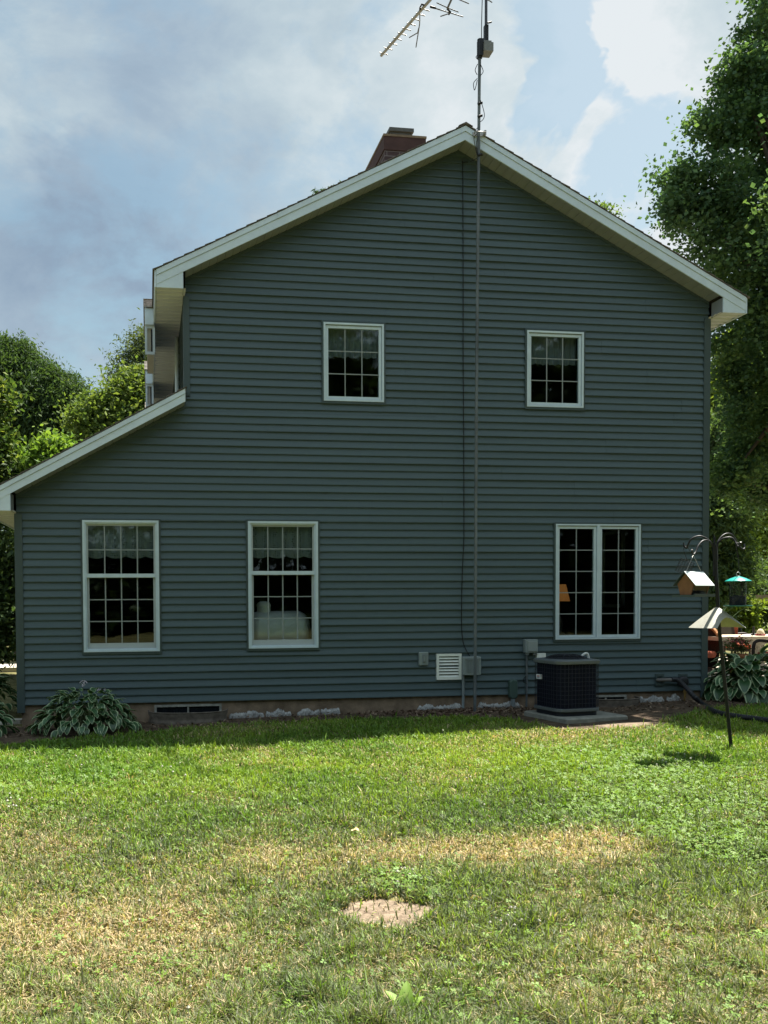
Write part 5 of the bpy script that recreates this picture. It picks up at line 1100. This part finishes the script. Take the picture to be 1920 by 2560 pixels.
# a belt of woods behind the photographer (shades the sky, shows in the glass)
WL_ = []
rs = np.random.default_rng(77)
for i in range(110):
    a = math.radians(-168+156*((i*37) % 110)/109); R_ = 30+rs.uniform(-4, 6); WL_.append((2+R_*math.cos(a), -9+R_*math.sin(a), rs.uniform(4, 17) if i % 3 else rs.uniform(2.5, 6), rs.uniform(2.5, 4), rs.uniform(2.5, 4), rs.uniform(3.5, 5.5), 1))
for i in range(60):
    a = math.radians(-172+164*i/59); R_ = 29+rs.uniform(-2, 3); WL_.append((2+R_*math.cos(a), -9+R_*math.sin(a), rs.uniform(.4, 2.), rs.uniform(2., 3), 2., rs.uniform(1.8, 2.6), .8))
V, F, C, _ = leaves(WL_, 160000, .68, 78, [(.02, .042, .014), (.035, .065, .018), (.06, .095, .024)], clump=.9, per=30)
tag(npmesh('woods', V, F, LEAF, col=C), 'belt of dark woods across the lawn behind the photographer', 'woods', kind='stuff')
# and a far belt along the horizon behind the house
WL_ = []
for i in range(40):
    x = -60+3.6*i; WL_.append((x, 46+rs.uniform(-4, 6), rs.uniform(1, 3.2), rs.uniform(2.5, 4), 2.5, rs.uniform(2.2, 3.6), 1))
V, F, C, _ = leaves(WL_, 30000, .6, 79, CED_P, clump=.8, per=30)
tag(npmesh('far_woods', V, F, LEAF, col=C), 'low dark belt of far woods behind the yard', 'woods', kind='stuff')

# ------------------------------------------------------------------ patio furniture, right edge
ZPT = -.075
WICK = mat('dark_wicker_frame', (.030, .020, .016), .6, .3, .3, 30); CUSH = mat('rust_red_cushion', (.34, .085, .045), .85, .15, .2, 12, bump=.3)
TT = atY(1860, 1592, 8.4); zt = atY(1900, 1591, 3.9).z
TB = thing('patio_table', (11.4, 4.4, ZPT), 'long pale beige patio table on a pedestal base', 'table'); TABM = mat('beige_table_top', (.55, .45, .33), .7, .2, .12, 6)
xa = atY(1796, 1600, 3.9).x; xb = xa+2.4
MB().box(xa, xb, 3.9, 4.9, zt-.075, zt).build('table_top', TABM, TB)
MB().lathe([(.22, ZPT), (.21, ZPT+.06), (.12, ZPT+.14), (.11, zt-.20), (.26, zt-.11), (.28, zt-.076)], (atY(1893, 1640, 4.4).x, 4.4, 0), 20).build('pedestal', CONC, TB)
p = atY(1884, 1580, 4.4); UM = thing('umbrella_pole', (p.x, 4.4, zt), 'closed dark umbrella pole standing through the patio table', 'umbrella pole')
MB().tube([(p.x, 4.4, zt+.002), (p.x, 4.4, atY(1883, 1566, 4.4).z)], .022, 10).build('pole', BLACK, UM)
MB().lathe([(.05, zt+.002), (.05, zt+.02), (.032, zt+.03)], (p.x, 4.4, 0), 12).build('collar', BLACK, UM)
p = atY(1901, 1590, 4.2); CN = thing('lidded_pot', (p.x, 4.2, zt), 'cone shaped cream topped pot with a red rim on the patio table', 'pot')
MB().lathe([(.0, zt+.003), (.09, zt+.003), (.095, zt+.03), (.08, zt+.035)], (p.x, 4.2, 0), 18).build('rim', mat('red_rim', (.22, .03, .03), .5), CN); MB().lathe([(.078, zt+.036), (.072, zt+.07), (.05, zt+.11), (.03, zt+.135), (0, zt+.14)], (p.x, 4.2, 0), 18).build('cone', mat('cream_cone', (.60, .50, .34), .7), CN)
def chair(px, py, Y, rot, sc_, label):
    b = atY(px, py, Y); x, y = b.x, Y; T = thing('patio_chair', (x, y, ZPT), label, 'chair', 'dark patio chairs with rust cushions')
    M = Matrix.Translation((x, y, ZPT)) @ Matrix.Rotation(math.radians(rot), 4, 'Z'); q = lambda a, b, c: M @ Vector((a, b, c))
    MB().box(-.27, .27, -.27, .27, .30, .35, M).build('seat', WICK, T)
    MB().bevbox(-.25, .25, -.25, .25, .352, .47, .04, M).build('seat_cushion', CUSH, T)
    for s in (-1, 1):
        MB().tube(curve([q(s*.29, -.27, 0), q(s*.29, -.29, .35), q(s*.30, -.27, .58), q(s*.30, -.18, .66), q(s*.30, .05, .65), q(s*.29, .27, .62)], 5), .030, 8).build('leg', WICK, T)
        MB().tube(curve([q(s*.27, .30, 0), q(s*.27, .27, .4), q(s*.26, .34, .92)], 4), .028, 8).build('leg', WICK, T)
        MB().tube(curve([q(s*.29, -.27, .06), q(s*.28, .0, .16), q(s*.27, .28, .08)], 4), .016, 6).build('stretcher', WICK, T)
    vs = [];
    for i in range(9):
        a = -.26+.52*i/8; zt_ = .92+.06*math.cos(i/8*math.pi-math.pi/2)
        vs += [q(a, .27, .40), q(a, .34, zt_), q(a, .30, .40), q(a, .37, zt_)]
    MB().add(vs, [(i*4, i*4+4, i*4+5, i*4+1) for i in range(8)]+[(i*4+2, i*4+3, i*4+7, i*4+6) for i in range(8)]+[(i*4+1, i*4+5, i*4+7, i*4+3) for i in range(8)]).build('backrest', WICK, T)
    MB().bevbox(-.24, .24, .20, .28, .48, .86, .06, M).build('back_cushion', CUSH, T); return T
chair(1856, 1660, 5.5, 78, 1, 'dark patio chair with rust cushion nearest the house, seen side on')
chair(1947, 1690, 2.35, -76, 1, 'dark patio chair with rust cushion cut by the right edge of the photo')
# brown wicker armchair just past the house corner
p = atY(1770, 1640, 3.9); AR = thing('wicker_armchair', (p.x, 4., ZPT), 'brown rounded wicker armchair with an orange rim behind the house corner', 'chair')
BW = mat('brown_wicker', (.075, .045, .035), .85, .2, .6, 60, bump=1., bscale=90)
vs = []; n = 28
for j in range(7):
    t = j/6; r = .34+.08*math.sin(t*2.4)
    for i in range(n+1):
        a = math.radians(-30+240*i/n); hgt = (.62+.34*math.sin(max(0, min(math.pi, (a+.5)*.75))))*t; vs.append((p.x-.08+r*math.cos(a), 4.15+r*math.sin(a), ZPT+.05+hgt))
MB().add(vs, [(j*(n+1)+i, j*(n+1)+i+1, (j+1)*(n+1)+i+1, (j+1)*(n+1)+i) for j in range(6) for i in range(n)], True).build('shell', BW, AR)
MB().tube([Vector(v) for v in vs[-(n+1):]], .035, 8).build('rim', mat('orange_rim', (.45, .19, .07), .7, .2, .15), AR)
MB().lathe([(0, ZPT+.40), (.33, ZPT+.40), (.36, ZPT+.34), (.33, ZPT+.28)], (p.x-.08, 4.15, 0), 20).build('seat_cushion', CUSH, AR)
MB().lathe([(.30, ZPT+.001), (.28, ZPT+.06), (.33, ZPT+.1)], (p.x-.08, 4.15, 0), 20).build('base', BW, AR)
# flower pot with red flowers in front of the table
p = atY(1843, 1640, 2.5); PT = thing('flower_pot', (p.x, 2.5, ZPT), 'clay pot of small pink and red flowers in front of the patio table', 'flower pot')
MB().lathe([(.0, ZPT+.002), (.11, ZPT+.002), (.16, ZPT+.38), (.18, ZPT+.39), (.18, ZPT+.44), (.15, ZPT+.44), (.14, ZPT+.40), (0, ZPT+.40)], (p.x, 2.5, 0), 20).build('pot', mat('terracotta', (.34, .14, .07), .85, .2, .15), PT)
V, F, C, _ = leaves([(p.x, 2.5, ZPT+.58, .17, .17, .13, 1)], 800, .045, 91, [(.04, .06, .025), (.07, .095, .035), (.13, .11, .06)], clump=.06, per=20, hollow=.1); npmesh('foliage', V, F, LEAF, PT, C)
V, F, C, _ = leaves([(p.x-.04, 2.45, ZPT+.68, .14, .12, .07, 1)], 110, .035, 92, [(.30, .02, .04), (.45, .08, .12), (.50, .35, .38)], clump=.05, per=8, asp=.9, hollow=.1); npmesh('blossom', V, F, LEAF, PT, C)
# fence rail and dark grill far right
p0 = atY(1796, 1494, 17.); p1 = atY(1935, 1494, 17.); FN = thing('rail_fence', (p0.x, 17, gzf(14)), 'weathered wooden fence rail beyond the patio', 'fence'); FW = mat('weathered_wood', (.22, .17, .12), .85, .2, .3, 6, bump=.3, stretch=(.3, 1, 4))
zr0, zr1 = atY(1860, 1503, 17).z, atY(1860, 1487, 17).z
MB().box(p0.x-.6, p1.x+.2, 16.97, 17.02, zr0, zr1).build('rail', FW, FN)
for k in range(4): xx = p0.x-.5+k*(p1.x-p0.x+.5)/3; MB().box(xx, xx+.10, 17.025, 17.13, -.3, zr1+.04).build('post', FW, FN)
p = atY(1818, 1572, 12.5); GR = thing('planter_box', (p.x, 12.5, ZPT), 'dark square planter box on the edge of the lawn past the table', 'planter')
b = MB(); 
zt_ = atY(1822, 1566, 12.5).z
ring(b, p.x-.45, p.x+.35, -.3, zt_, .05, 12.3, 12.35); b.build('panel', mat('planter_dark', (.035, .042, .038), .6), GR); MB().box(p.x-.45, p.x+.35, 12.35, 12.9, -.3, zt_-.04).build('box', MATS['planter_dark'], GR)
MB().box(p.x-.48, p.x+.38, 12.27, 12.93, zt_, zt_+.03).build('lid', MATS['planter_dark'], GR)
# upright ornamental grass by the corner
p = atY(1768, 1500, 9.); OG = thing('daylily', (p.x, 9., gzf(12)), 'tuft of upright strap leaves just past the house corner', 'plant'); V = []; F = []; C = []; rs = random.Random(8)
for i in range(70):
    az = rs.uniform(0, 6.28); P, E = blade((p.x+rs.gauss(0, .08), 9+rs.gauss(0, .08), -.15), (math.cos(az), math.sin(az), 0), 1.35+rs.gauss(0, .1), rs.uniform(1.1, 1.75), .022, .5+.5*rs.random(), 6, .2); b = len(V)
    for row in P: V += row; C += [(.05, .085, .025)]*5
    F += [(b+a*5+s, b+a*5+s+1, b+(a+1)*5+s+1, b+(a+1)*5+s) for a in range(6) for s in range(4)]
npmesh('foliage', np.array([tuple(v) for v in V]), np.array(F), HOSTAM, OG, np.array(C), smooth=True)
